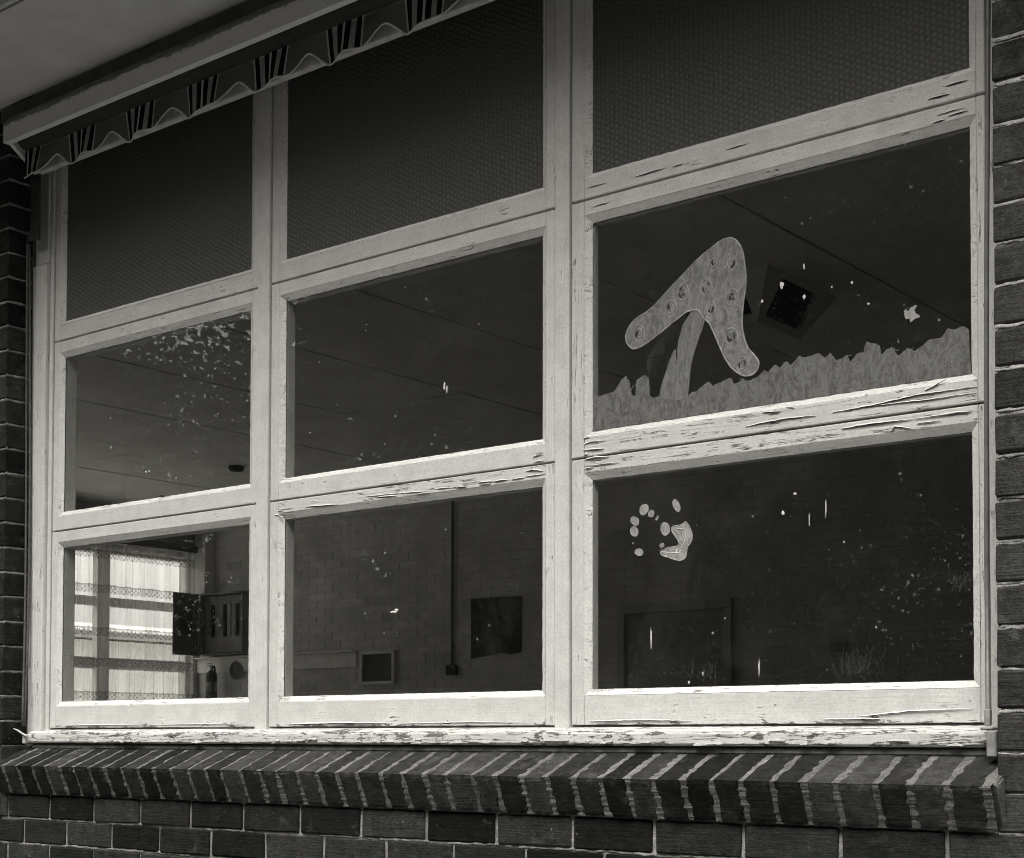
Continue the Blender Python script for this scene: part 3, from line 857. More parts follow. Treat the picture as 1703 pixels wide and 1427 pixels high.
for i in range(150):
    x = rnd.uniform(2.31, 3.28); zt = min((abs(p[0]-x), p[1]) for p in topl)[1]
    L = rnd.uniform(.02, .06); z0 = rnd.uniform(.757, zt-.01); lean = rnd.uniform(-.012, .02)
    pts = [(x+lean*t_*t_, GY-.001, min(zt-.001, z0+L*t_)) for t_ in (0, .33, .66, 1)]
    tube(bm, pts, [.0003, .0013, .0011, .0003], 5, flat=.5)
o = link('brush_strokes', bm, tempera('grass_brush_ridge', .175), grass); o['kind'] = 'stuff'
SPL = [(3.1729, 0.9231), (3.1762, 0.9179), (3.1696, 0.9127), (3.1728, 0.9028), (3.181, 0.8998), (3.1826, 0.8933), (3.1711, 0.8937), (3.1595, 0.8831), (3.1579, 0.8959), (3.1496, 0.8958), (3.1447, 0.9061), (3.1475, 0.9182), (3.1547, 0.9091), (3.1597, 0.9192), (3.1663, 0.9196)]
tag(blob('paint_splash', rough_loop(smooth_loop(SPL), .002, 150), tempera('splash_paint', .34), None, GY-.0002, .0012), 'small star-shaped splash of paint right of the ceiling vent in the glass', 'paint splash')
hand = empty('painted_handprint', 'pale handprint with spread fingertips on the lower right pane', 'handprint')
PALM = [(2.576, 0.4974), (2.5853, 0.488), (2.5936, 0.4744), (2.5978, 0.4597), (2.5952, 0.4455), (2.5826, 0.4336), (2.5818, 0.4193), (2.5767, 0.4067), (2.5649, 0.4018), (2.5496, 0.4036), (2.5326, 0.4113), (2.5155, 0.4162), (2.506, 0.4205), (2.5038, 0.4273), (2.5086, 0.4327), (2.5172, 0.4328), (2.5275, 0.4378), (2.5497, 0.4376), (2.5573, 0.4413), (2.5582, 0.4484), (2.5497, 0.4607), (2.5395, 0.4731), (2.5361, 0.4821), (2.5396, 0.4876), (2.5532, 0.4893), (2.5667, 0.4896)]
FB = [(2.519, .4835, .0128, .0165, .35), (2.4565, .5368, .0142, .0126, .9), (2.4778, .5248, .0085, .009, .2), (2.4293, .5104, .0142, .0096, -.55), (2.4275, .4847, .0135, .0112, -.9), (2.4412, .4317, .0125, .0085, -.25), (2.5516, .538, .0085, .0168, .5), (2.495, .5118, .0028, .0055, -.6), (2.5093, .443, .0062, .0048, 0)]
pl_ = rough_loop(smooth_loop(PALM, 1), .0008, 120)
blob('palm', pl_, T_HAND, hand, GY-.0002, .001); rim('palm_outline', pl_, T_HRIM, hand, GY-.0012, .0011)
bm = bmesh.new()
for P_ in ([(2.5765, .494), (2.5755, .476), (2.578, .463), (2.576, .45), (2.566, .436), (2.556, .424)], [(2.552, .48), (2.5655, .4795), (2.5755, .477)], [(2.508, .427), (2.53, .4245), (2.545, .4225), (2.558, .421)], [(2.567, .47), (2.565, .456), (2.568, .445)], [(2.545, .478), (2.556, .466)], [(2.558, .4215), (2.567, .428)], [(2.552, .421), (2.553, .431)]):
    tube(bm, [(x, GY-.0013, z) for x, z in P_], .0013, 5, flat=.6)
link('palm_crease', bm, simple('hand_crease_paint', .6, .6, .1), hand)
for cx, cz, a, b, ro in FB:
    pl2 = rough_loop([(cx+a*math.cos(t_)*math.cos(ro)-b*math.sin(t_)*math.sin(ro), cz+a*math.cos(t_)*math.sin(ro)+b*math.sin(t_)*math.cos(ro)) for t_ in [2*math.pi*i/18 for i in range(18)]], .0012, 110)
    f_ = blob('fingertip', pl2, T_HAND, hand, GY-.0002, .001); rim('fingertip_outline', pl2, T_HRIM, f_, GY-.0012, .0008)

# ------------------------------------------------------------------ eaves, pelmet board, awning
SOFF = simple('weathered_soffit_sheet', .62, .8, .1, 7, .12)
eave = empty('eaves', 'grey eaves soffit with dark batten above the awning pelmet', 'eaves')
bm = bmesh.new(); box(bm, -9.8, 6.8, -.545, -.135, 2.165, 2.178); box(bm, -9.8, 6.8, -.62, -.552, 2.168, 2.178); link('soffit_sheet', bm, SOFF, eave)
bm = bmesh.new(); bbox(bm, -9.8, 6.8, -.65, -.622, 2.12, 2.33, .003); link('fascia_board', bm, simple('fascia_paint', .3, .6, .15), eave)
bm = bmesh.new(); prism(bm, [(a-.074, b) for a, b in [(-.578, 2.30), (-.578, 2.20), (-.60, 2.18), (-.66, 2.18), (-.69, 2.21), (-.69, 2.31), (-.685, 2.31), (-.685, 2.213), (-.658, 2.186), (-.602, 2.186), (-.584, 2.204), (-.584, 2.30)]], 'x', -9.8, 6.8); link('gutter', bm, simple('gutter_metal', .2, .5, .2), eave)
bm = bmesh.new(); bbox(bm, -.14, 3.5, -.134, -.118, 2.115, 2.163, .002); link('batten', bm, simple('dark_batten', .1, .8, .3), eave)
pel = empty('awning_pelmet', 'long weathered white pelmet board hiding the rolled striped awning', 'pelmet')
def pelm():
    g = N('weathered_pelmet_paint'); p = g.pos()
    z = g.sep(p)[2]
    grain = g.noise(g.mapv(p, (7, 200, 200)), 1, 5, .65); mid = g.noise(g.mapv(p, (14, 40, 40)), 1, 7, .7); fine = g.noise(p, 260, 3, .6)
    e = g.ramp(g.math('ADD', z, g.math('MULTIPLY', g.math('SUBTRACT', mid, .5), .05)), 2.077, 2.084)
    spot = g.ramp(g.noise(g.mapv(p, (24, 60, 60), (5, 5, 5)), 1, 6, .7), .66, .7)
    m = g.math('MAXIMUM', e, spot)
    c = g.math('MULTIPLY', .78, g.ramp(fine, .25, .75, .82, 1.18)); c = g.math('MULTIPLY', c, g.ramp(grain, .2, .8, .9, 1.1))
    w = g.math('MULTIPLY', .14, g.ramp(mid, .3, .7, .5, 2.2))
    c = g.mix(m, c, w)
    h = g.math('ADD', g.math('MULTIPLY', fine, .3), g.math('SUBTRACT', grain, m))
    return g.end(g.bsdf(g.grey(c), .65, g.bump(h, .6, .002), .2))
PELM = pelm()
bm = bmesh.new()
prism(bm, [(-.162, 2.022), (-.162, 2.092), (-.138, 2.118), (-.118, 2.118), (-.138, 2.09), (-.138, 2.022)], 'x', -.079, 3.39)
link('board', bm, PELM, pel)
bm = bmesh.new()
prism(bm, [(-.136, 2.112), (-.136, 2.022), (-.03, 1.948), (-.02, 1.948), (-.02, 2.112)], 'x', -.079, -.062)
link('end_bracket', bm, PELM, pel)
awn = empty('awning', 'rolled canvas awning with striped scalloped valance hanging above the window', 'awning')
CAN = simple('awning_canvas_roll', .045, .85, .2, 30)
bm = bmesh.new()
lathe(bm, [(.0, -.05), (.042, -.05), (.044, .2), (.043, 1.5), (.045, 3.2), (.043, 3.36), (.0, 3.36)], (0, -.088, 2.052), 20, axis='x')
link('canvas_roll', bm, CAN, awn)
PER = .3085; X0V = .267      # stripe group centre
def lobe(x):
    u = ((x-X0V)/PER) % 1.0
    u = u if u < .5 else u-1          # 0 at lobe centre, +-.5 at arch top
    a = abs(u)
    s = max(0, (a-.22)/.28)
    return 1.914+.050*(s*s*(3-2*s))+.004*math.cos(u*9)
def stripes():
    g = N('striped_valance_cloth'); x = g.sep(g.pos())[0]
    u = g.math('FRACT', g.math('ADD', g.math('DIVIDE', g.math('SUBTRACT', x, X0V), PER), .5))
    u = g.math('ADD', u, g.math('MULTIPLY', g.math('SUBTRACT', g.noise(g.pos(), 9, 2), .5), .02))
    cr = g.n('ShaderNodeValToRGB'); cr.color_ramp.interpolation = 'CONSTANT'
    base, lt, dk, md = .27, .8, .02, .58
    st = [(0, base), (.24, lt), (.262, dk), (.325, md), (.40, dk), (.465, .05), (.475, lt), (.505, .02), (.515, dk), (.585, md), (.655, dk), (.72, lt), (.74, base)]
    el = cr.color_ramp.elements
    while len(el) > 1: el.remove(el[0])
    el[0].position = 0; el[0].color = (base,)*3+(1,)
    for p_, c_ in st[1:]:
        e = el.new(p_); e.color = (c_, c_*.99, c_*.965, 1)
    g.set(cr.inputs[0], u)
    w = g.noise(g.mapv(g.pos(), (900, 900, 900)), 1, 2)
    return g.end(g.bsdf(cr.outputs[0], .85, g.bump(w, .3, .0008), .1))
VAL = stripes()
bm = bmesh.new()
xs = [-.062+.006*i for i in range(int(3.44/.006))]
cols_ = []
def val_y(x, z):
    t_ = (2.012-z)/.1
    return -.085-.016*t_*math.sin((x-X0V)/PER*2*math.pi+.6)*1.0-.005*t_*math.sin(x*47)
for x in xs:
    zb = lobe(x); cols_.append([bm.verts.new((x, val_y(x, 2.012+(zb-2.012)*j/6), 2.012+(zb-2.012)*j/6)) for j in range(7)])
for a, b in zip(cols_, cols_[1:]):
    for j in range(6):
        f = bm.faces.new((a[j], a[j+1], b[j+1], b[j])); f.smooth = True
bmesh.ops.solidify(bm, geom=bm.faces[:], thickness=.0012)
va = link('valance', bm, VAL, awn)
bm = bmesh.new(); tube(bm, [(x, val_y(x, lobe(x))-.001, lobe(x)) for x in xs[::2]], .0032, 6, flat=.5)
link('binding', bm, simple('pale_binding_tape', .75, .8, .1, 60), va)
bm = bmesh.new(); bbox(bm, -.05, 3.36, -.062, -.036, 1.934, 1.985, .006, 2)
link('hem_bar', bm, simple('canvas_hem', .6, .85, .25, 18), awn)
bm = bmesh.new()
prism(bm, [(-.076, 1.99), (-.02, 1.985), (-.017, 1.70), (-.06, 1.706), (-.094, 1.708), (-.072, 1.755), (-.068, 1.80), (-.074, 1.86)], 'y', -.055, -.05)
link('end_strap', bm, simple('dark_canvas_strap', .06, .85, .25, 25), awn)
bm = bmesh.new()
pc = []
for i in range(26):
    t_ = i/25; pc.append((-.092-.006*math.sin(t_*5), -.045+.018*math.sin(t_*3.1), 1.70-1.69*t_))
tube(bm, pc, .0045, 6)
pc2 = [(p[0]+.004-.012*math.sin(i/25*3.1), p[1]-.010, p[2]) for i, p in enumerate(pc)]
tube(bm, pc2, .004, 6)
link('cord', bm, simple('grimy_cord', .11, .8, .4, 50), awn)
bm = bmesh.new()
tube(bm, [(-.115, -.07, .002), (-.09, -.066, -.006), (-.06, -.060, -.021), (-.045, -.052, -.03)], [.002, .0035, .004, .003], 6)
bbox(bm, -.078, -.064, -.058, -.03, -.052, -.018, .003)
tag(link('cord_cleat', bm, simple('painted_cleat', .5, .5, .3, 60)), 'small painted cord cleat at the left end of the timber sill', 'cleat')
rod = empty('awning_rod', 'thin dark metal awning rod standing before the right jamb', 'rod')
bm = bmesh.new(); tube(bm, [(3.3605, -.07, .012), (3.360, -.07, .35), (3.363, -.0705, .75), (3.3675, -.071, 1.1), (3.375, -.071, 1.6), (3.383, -.071, 2.02)], .0053, 10)
link('shaft', bm, simple('dull_galvanised_rod', .13, .45, .3, 30, spec=.5), rod)
bm = bmesh.new()
bbox(bm, 3.354, 3.3665, -.077, -.063, -.004, .03, .002); bbox(bm, 3.348, 3.376, -.085, -.05, -.0125, -.006, .002)
bbox(bm, 3.362, 3.383, -.087, -.05, -.069, -.014, .003)
link('foot_bracket', bm, simple('old_bracket', .3, .6, .4, 40), rod)

# ------------------------------------------------------------------ the room
FLZ, CEZ = -1.06, 2.5
RX0, RX1, RY1 = -9.169, 5.6, 8.3
bm = bmesh.new(); box(bm, RX0-.3, RX1+.2, .112, RY1+.3, FLZ-.15, FLZ); tag(link('interior_floor', bm, simple('worn_lino', .38, .5, .2, 5)), None, None, kind='structure')
ceil = empty('ceiling', None, None); tag(ceil, None, None, kind='structure')
bm = bmesh.new(); box(bm, RX0-.4, RX1+.3, -.13, RY1+.4, CEZ+.014, CEZ+.12); link('ceiling_deck', bm, simple('dark_joint', .05, .9), ceil)
CEM = simple('dull_ceiling_sheet', .85, .8, .12, 3, .05)
xe = [RX0]+[x for x in [-5.09+1.2*k for k in range(-3, 9)] if RX0+.1 < x < RX1-.1]+[RX1]
ye = [.11, .53, 2.93, 5.33, 7.73, RY1]
for i in range(len(xe)-1):
    for j in range(len(ye)-1):
        bm = bmesh.new(); bbox(bm, xe[i]+.007, xe[i+1]-.007, ye[j]+.005, ye[j+1]-.005, CEZ+rnd.uniform(-.002, .002), CEZ+.012, .003)
        link('ceiling_panel', bm, CEM, ceil)
bm = bmesh.new(); box(bm, RX0-.6, RX1+1.2, -.8, RY1+.6, CEZ+.13, CEZ+.25); tag(link('roof', bm, simple('roof_sheet', .2)), None, None, kind='structure')
# front wall lining, right wall
LIN = simple('painted_lining', .4, .8, .15, 8)
lin = empty('front_wall_lining', 'dim painted inner lining beside the front window', 'wall')
bm = bmesh.new(); box(bm, RX0, XL, .112, .13, FLZ, CEZ-.002); box(bm, XR, RX1, .112, .13, FLZ, CEZ-.002); box(bm, XL, XR, .112, .13, FLZ, -.03); box(bm, XL, XR, .112, .13, 2.09, CEZ-.002); link('lining', bm, LIN, lin)
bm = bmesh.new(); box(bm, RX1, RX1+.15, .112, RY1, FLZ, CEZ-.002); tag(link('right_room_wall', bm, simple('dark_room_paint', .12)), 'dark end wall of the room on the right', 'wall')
# rear wall: painted bricks
IB = brick_mat('painted_room_brick', .30, .38, .0); 
def room_paint(name, v):
    g = N(name); p = g.pos(); oi = g.n('ShaderNodeObjectInfo').outputs['Random']
    n1 = g.noise(p, 3, 5, .6); n2 = g.noise(p, 90, 3)
    c = g.math('MULTIPLY', v, g.ramp(n1, .25, .75, .8, 1.2)); c = g.math('MULTIPLY', c, g.mix(oi, .88, 1.1)); c = g.math('MULTIPLY', c, g.ramp(n2, .3, .7, .93, 1.07))
    return g.end(g.bsdf(g.grey(c), .7, g.bump(n2, .3, .002), .2))
ROOMB = room_paint('painted_room_brick_face', .66)
ROOMJ = simple('painted_room_joint', .58, .9, .2, 30)
rear = empty('brick_wall', 'painted brick rear wall seen dimly through the glass', 'wall')
bm = bmesh.new(); box(bm, RX0-.3, RX1+.15, RY1+.0015, RY1+.25, FLZ, CEZ+.0); link('mortar', bm, ROOMJ, rear)
RB = []
for i in range(5):
    r_ = random.Random(i); bm = bmesh.new(); box(bm, -.115, .115, -.003, .03, -.038, .038)
    for v in bm.verts: v.co += Vector((r_.uniform(-.0025, .0025), r_.uniform(-.0015, .0015), r_.uniform(-.002, .002)))
    me = bpy.data.meshes.new('room_brick'); bm.to_mesh(me); bm.free(); me.materials.append(ROOMB); RB.append(me)
cand = []
zz = FLZ+.043; row = 0
while zz < CEZ-.04:
    x = RX0+.12*(row % 2)
    while x < RX1-.1:
        cand.append((x+.12, zz)); x += .24
    zz += .086; row += 1
def vis_w(c):
    x, z = c
    # the stretch left of the doorway between the lower panes' sight lines reads as bricks
    return (x+9.2)*.9+abs(z-1.1)*1.0 + (0 if .45 < z < 1.95 else 50) + (0 if x > -8.9 or z < .9 else 3)
cand.sort(key=vis_w)
rest = bmesh.new()
for i, (x, z) in enumerate(cand):
    dy = rnd.uniform(-.003, .003)
    if i < 290: put('brick', rnd.choice(RB), rear, Matrix.Translation((x, RY1+dy, z)))
    else:
        box(rest, x-.115, x+.115, RY1-.0005+dy*.3, RY1+.03, z-.038, z+.038)
o = link('other_bricks', rest, ROOMB, rear); o['kind'] = 'stuff'

# left side wall with the curtained window
SW = empty('side_wall', 'dim side wall of the room above and beside the curtained window', 'wall')
wy0, wy1, wz0, wz1 = .7, 8.215, .1, 2.03  # window lengthened towards the front, out of view, to let in more light
bm = bmesh.new()
box(bm, RX0-.25, RX0, .112, wy0, FLZ, CEZ); box(bm, RX0-.25, RX0, wy1, RY1+.25, FLZ, CEZ)
box(bm, RX0-.25, RX0, wy0, wy1, FLZ, wz0); box(bm, RX0-.25, RX0, wy0, wy1, wz1, CEZ)
link('wall_face', bm, simple('dim_side_wall', .5, .8, .2, 10), SW)
sw = empty('side_window', 'bright multi-pane side window behind the sheer curtain', 'window')
WF = simple('side_window_timber', .9, .6, .1, 12)
ymul = [wy0+.05, 4.35, 5.7, 7.0, wy1-.02]
def swbox(name, y0, y1, z0, z1, d=.03):
    bm = bmesh.new(); bbox(bm, RX0-.12-d, RX0-.12+d, y0, y1, z0, z1, .004); link(name, bm, WF, sw)
swbox('frame_rail', wy0, wy1, wz1-.05, wz1, .05); swbox('frame_rail', wy0, wy1, wz0, wz0+.06, .05)
for y in (wy0+.03, 1.8, 3.1, 4.35, 5.7, wy1-.025): swbox('mullion', y-.05 if y < 8 else y-.025, y+.05 if y < 8 else y+.025, wz0+.062, wz1-.052, .048)
swbox('mullion', 6.965, 7.125, wz0+.062, wz1-.052, .048)
for z0, z1 in ((1.405, 1.505), (.725, .85)):
    for a, b in ((wy0+.09, 1.74), (1.86, 3.04), (3.16, 4.29), (4.41, 5.64), (5.76, 6.955), (7.135, 8.155)):
        swbox('transom', a, b, z0, z1, .04)
for a, b in ((wy0+.09, 1.74), (1.86, 3.04), (3.16, 4.29), (4.41, 5.64), (5.76, 6.955), (7.135, 8.155)):
    for z0, z1 in ((.165, .722), (.853, 1.402), (1.508, 1.975)):
        bm = bmesh.new(); v, f = box(bm, RX0-.124, RX0-.12, a, b, z0, z1)
        link('pane', bm, [GLASS_B], sw)
cr_ = empty('curtain_rail', 'dark wooden curtain pelmet above the sheer curtain', 'curtain rail')
bm = bmesh.new(); bbox(bm, RX0+.002, RX0+.14, .6, 8.285, 2.07, 2.15, .01, 2); link('pelmet_box', bm, simple('pelmet_timber', .16, .6, .2, 20), cr_)
def sheer():
    g = N('sheer_curtain'); p = g.pos(); x, y, z = g.sep(p)
    pl = g.noise(g.mapv(p, (1, 9, .35)), 1.0, 3, .6); pl2 = g.noise(g.mapv(p, (1, 46, .8)), 1.0, 3, .6)
    op = g.math('ADD', g.ramp(pl, .35, .75, .22, .48), g.ramp(pl2, .5, .75, 0, .28))
    # lace bands every 0.39 m
    def band(zc, h):
        zz_ = g.math('SUBTRACT', z, g.math('ADD', zc, g.math('MULTIPLY', g.math('SUBTRACT', pl, .5), .03)))
        inb = g.ramp(g.math('ABSOLUTE', zz_), h*.9, h, 1.0, 0.0)
        a = g.math('SINE', g.math('MULTIPLY', y, 2*math.pi/.042)); b = g.math('SINE', g.math('MULTIPLY', zz_, 2*math.pi/.05))
        dots = g.ramp(g.math('MULTIPLY', a, b), -.1, .3)
        edge = g.ramp(g.math('ABSOLUTE', g.math('SUBTRACT', zz_, h*.75)), .006, .011, 1.0, 0.0)
        edge = g.math('MULTIPLY', edge, g.ramp(a, -.2, .3))
        return g.math('MULTIPLY', inb, g.math('MAXIMUM', g.math('ADD', .25, g.math('MULTIPLY', dots, .7)), edge))
    tot = None
    for zc in (1.945, 1.572, 1.115, .785, .43):
        q = band(zc, .048); tot = q if tot is None else g.math('MAXIMUM', tot, q)
    op = g.math('ADD', op, g.math('MULTIPLY', tot, .4), clamp=True)
    tr = g.n('ShaderNodeBsdfTransparent'); df = g.n('ShaderNodeBsdfDiffuse'); tl = g.n('ShaderNodeBsdfTranslucent')
    g.set(df.inputs['Color'], g.grey(g.mix(tot, .6, .25))); g.set(tl.inputs['Color'], g.grey(g.mix(tot, .75, .12)))
    m1 = g.n('ShaderNodeMixShader'); m1.inputs[0].default_value = .5; g.set(m1.inputs[1], df.outputs[0]); g.set(m1.inputs[2], tl.outputs[0])
    m2 = g.n('ShaderNodeMixShader'); g.set(m2.inputs[0], op); g.set(m2.inputs[1], tr.outputs[0]); g.set(m2.inputs[2], m1.outputs[0])
    return g.end(m2.outputs[0])
bm = bmesh.new()
ys = [5.6+.012*i for i in range(int(2.59/.012)+1)]
A = []
for y in ys:
    d = .022*math.sin(y*42+2*math.sin(y*3.1))+.012*math.sin(y*97)
    A.append([bm.verts.new((RX0+.075+d*(.6+.4*t_), y, 2.075-(2.075-.34)*t_)) for t_ in (0, .25, .5, .75, 1)])
for a, b in zip(A, A[1:]):
    for j in range(4): bm.faces.new((a[j], b[j], b[j+1], a[j+1])).smooth = True
cur = link('sheer_curtain', bm, sheer()); tag(cur, 'sheer white curtain with lace bands across the bright side window', 'curtain')

# things on the rear wall
CABM = simple('dark_metal_cabinet', .18, .5, .2, 15); CABI = simple('cabinet_inside_panel', .32, .6, .15, 15)
cab = empty('switchboard_cabinet', 'dark open switchboard cabinet on the rear wall with its left door swung out', 'cabinet')
bm = bmesh.new()
cx0, cx1, cz0, cz1, cy = -8.975, -8.25, .905, 1.6, RY1-.16
box(bm, cx0, cx1, cy+.13, RY1-.004, cz0, cz1); box(bm, cx0, cx0+.02, cy, cy+.128, cz0, cz1); box(bm, cx1-.02, cx1, cy, cy+.128, cz0, cz1)
box(bm, cx0+.021, cx1-.021, cy, cy+.128, cz1-.02, cz1); box(bm, cx0+.021, cx1-.021, cy, cy+.128, cz0, cz0+.02)
link('case', bm, CABM, cab)
bm = bmesh.new(); bbox(bm, cx0+.03, cx1-.03, cy+.06, cy+.12, cz0+.03, cz1-.03, .004); link('inner_panel', bm, CABI, cab)
for bx in (-8.83, -8.62, -8.42):
    bm = bmesh.new(); bbox(bm, bx, bx+.055, cy+.045, cy+.058, 1.11, 1.47, .002); sb = link('breaker_strip', bm, simple('breaker_black', .02, .4), cab)
    bm = bmesh.new()
    for k in range(11): box(bm, bx+.006, bx+.036, cy+.032, cy+.0445, 1.125+.031*k, 1.14+.031*k)
    o = link('breakers', bm, simple('breaker_grey', .12, .4), sb); o['kind'] = 'stuff'
bm = bmesh.new(); bbox(bm, -8.56, -8.50, cy+.05, cy+.059, 1.12, 1.47, .001); link('circuit_list', bm, simple('card_label', .4), cab)
bm = bmesh.new(); bbox(bm, cx0-.022, cx0-.002, cy-.36, cy+.0, cz0, cz1, .004); dr = link('door', bm, CABM, cab)
bm = bmesh.new(); bbox(bm, cx0-.001, cx0+.002, cy-.29, cy-.10, 1.12, 1.45, .001); link('door_card', bm, simple('faded_card', .11), dr)
trk = bmesh.new(); bbox(trk, -9.085, -8.905, RY1-.14, RY1-.004, 1.602, CEZ-.005, .004)
tag(link('cable_trunking', trk, simple('grey_trunking', .75, .5, .1)), 'grey cable trunking rising from the cabinet to the ceiling', 'trunking')
rl = empty('wall_rail', 'long timber rail board fixed to the rear wall under the cabinet', 'wall rail')
RLM = simple('rail_paint', .85, .6, .15, 10)
bm = bmesh.new(); bbox(bm, RX0+.005, -6.64, RY1-.028, RY1-.004, .72, .872, .003); link('board', bm, RLM, rl)
bm = bmesh.new(); bbox(bm, RX0+.005, -6.63, RY1-.07, RY1-.004, .875, .893, .004); link('ledge', bm, simple('rail_ledge_paint', .9, .5), rl)
ext = empty('fire_extinguisher', 'dark fire extinguisher hanging on the rear wall below the cabinet', 'fire extinguisher')
bm = bmesh.new(); lathe(bm, [(.0, 0), (.06, 0), (.066, .01), (.066, .33), (.058, .365), (.03, .39), (.02, .40), (.0, .40)], (-8.79, RY1-.13, .34), 20); link('cylinder', bm, simple('extinguisher_paint', .06, .35, .1, spec=.6), ext)
bm = bmesh.new(); lathe(bm, [(.0, .398), (.018, .40), (.018, .43), (.024, .432), (.024, .448), (.0, .45)], (-8.79, RY1-.13, .34), 12); bbox(bm, -8.87, -8.78, RY1-.14, RY1-.12, .785, .797, .003); bbox(bm, -8.86, -8.79, RY1-.138, RY1-.122, .81, .82, .003); link('valve', bm, simple('valve_metal', .45, .4, spec=.6), ext)
bm = bmesh.new(); tube(bm, [(-8.775, RY1-.13, .77), (-8.73, RY1-.14, .78), (-8.71, RY1-.15, .74), (-8.715, RY1-.17, .6), (-8.72, RY1-.17, .5)], .011, 8); link('hose', bm, simple('hose_rubber', .02, .5), ext)
bm = bmesh.new(); lathe(bm, [(.0672, .16), (.0672, .27)], (-8.79, RY1-.13, .34), 20); link('label_band', bm, simple('band_paper', .35), ext)
sg = empty('round_wall_sign', 'round sign with dark rim on the rear wall beside the extinguisher', 'sign')
bm = bmesh.new(); lathe(bm, [(.0, 0), (.1, 0), (.1, -.006), (.0, -.006)], (-8.49, RY1-.03, .732), 28, axis='y'); link('plate', bm, simple('sign_plate', .12), sg)
bm = bmesh.new(); lathe(bm, [(.088, -.0065), (.088, -.014), (.104, -.014), (.104, -.0065)], (-8.49, RY1-.03, .732), 28, axis='y'); link('rim', bm, simple('sign_rim', .3), sg)
bm = bmesh.new()
for k, w in enumerate((.03, .045, .05, .05, .04)): box(bm, -8.49-w, -8.49+w, RY1-.0385, RY1-.0362, .782-.026*k, .79-.026*k)
o = link('lettering', bm, simple('sign_print', .42), sg); o['kind'] = 'stuff'
fp = empty('framed_panel', 'small square frame with a dark panel at the right end of the wall rail', 'frame')
fx0, fx1, fz0, fz1 = -6.57, -6.085, .53, .878
for nm, a in (('frame_side', (fx0, fx0+.035, fz0, fz1)), ('frame_side', (fx1-.035, fx1, fz0, fz1)), ('frame_rail', (fx0+.036, fx1-.036, fz0, fz0+.035)), ('frame_rail', (fx0+.036, fx1-.036, fz1-.035, fz1))):
    bm = bmesh.new(); bbox(bm, a[0], a[1], RY1-.05, RY1-.004, a[2], a[3], .004); link(nm, bm, simple('frame_timber', .85, .6), fp)
bm = bmesh.new(); box(bm, fx0+.035, fx1-.035, RY1-.02, RY1-.004, fz0+.035, fz1-.035); link('panel', bm, simple('frame_panel_dark', .09), fp)
cd = empty('wall_conduit', 'thin vertical conduit with a switch box on the rear wall', 'conduit')
bm = bmesh.new(); tube(bm, [(-5.325, RY1-.025, CEZ), (-5.325, RY1-.025, .7)], .014, 8); link('pipe', bm, simple('conduit_grey', .2, .5), cd)
bm = bmesh.new(); bbox(bm, -5.385, -5.265, RY1-.06, RY1-.004, .60, .70, .005); link('switch_box', bm, simple('switch_box_dark', .06), cd)
ps = bmesh.new(); pol = rough_loop([(-5.1, 1.34), (-4.9, 1.343), (-4.7, 1.34), (-4.47, 1.332), (-4.463, 1.05), (-4.47, .80), (-4.6, .79), (-4.72, .80), (-4.85, .78), (-4.99, .765), (-5.1, .76), (-5.095, 1.0)], .012, 9)
prism(ps, pol, 'y', RY1-.012, RY1-.004)
tag(link('faded_poster', ps, simple('dark_poster', .06, .7, .5, 9)), 'dark faded poster on the rear wall right of the conduit', 'poster')
dw = empty('doorway', 'closed door in a timber frame on the rear wall', 'door')
AR = simple('architrave_paint', .55, .6)
bm = bmesh.new(); bbox(bm, -3.345, -3.265, RY1-.045, RY1-.004, FLZ, 1.10, .004); link('architrave', bm, AR, dw)
bm = bmesh.new(); bbox(bm, -2.24, -2.16, RY1-.045, RY1-.004, FLZ, 1.10, .004); link('architrave', bm, AR, dw)
bm = bmesh.new(); bbox(bm, -3.345, -2.16, RY1-.046, RY1-.004, 1.102, 1.19, .004); link('architrave', bm, AR, dw)
bm = bmesh.new(); bbox(bm, -3.26, -2.245, RY1-.02, RY1-.004, FLZ+.01, 1.095, .004); d_ = link('door_leaf', bm, simple('dark_door', .4, .5), dw)
bm = bmesh.new(); lathe(bm, [(0, 0), (.02, 0), (.028, -.03), (.0, -.055)], (-2.32, RY1-.022, -.02), 12, axis='y'); link('knob', bm, simple('knob_metal', .3, .3), d_)
bm = bmesh.new(); bbox(bm, -1.25, -1.10, RY1-.016, RY1-.004, .69, .78, .004); bbox(bm, -1.2, -1.18, RY1-.024, RY1-.0165, .72, .75, .002)
tag(link('light_switch', bm, simple('switch_plate', .4, .4)), 'small light switch plate on the rear wall right of the door', 'switch')
sm = bmesh.new(); lathe(sm, [(0, 0), (.07, 0), (.075, -.02), (.06, -.045), (0, -.05)], (-6.285, 6.32, CEZ-.004), 18)
tag(link('smoke_detector', sm, simple('detector', .06, .5)), 'round dark smoke detector on the ceiling sheets', 'smoke detector')
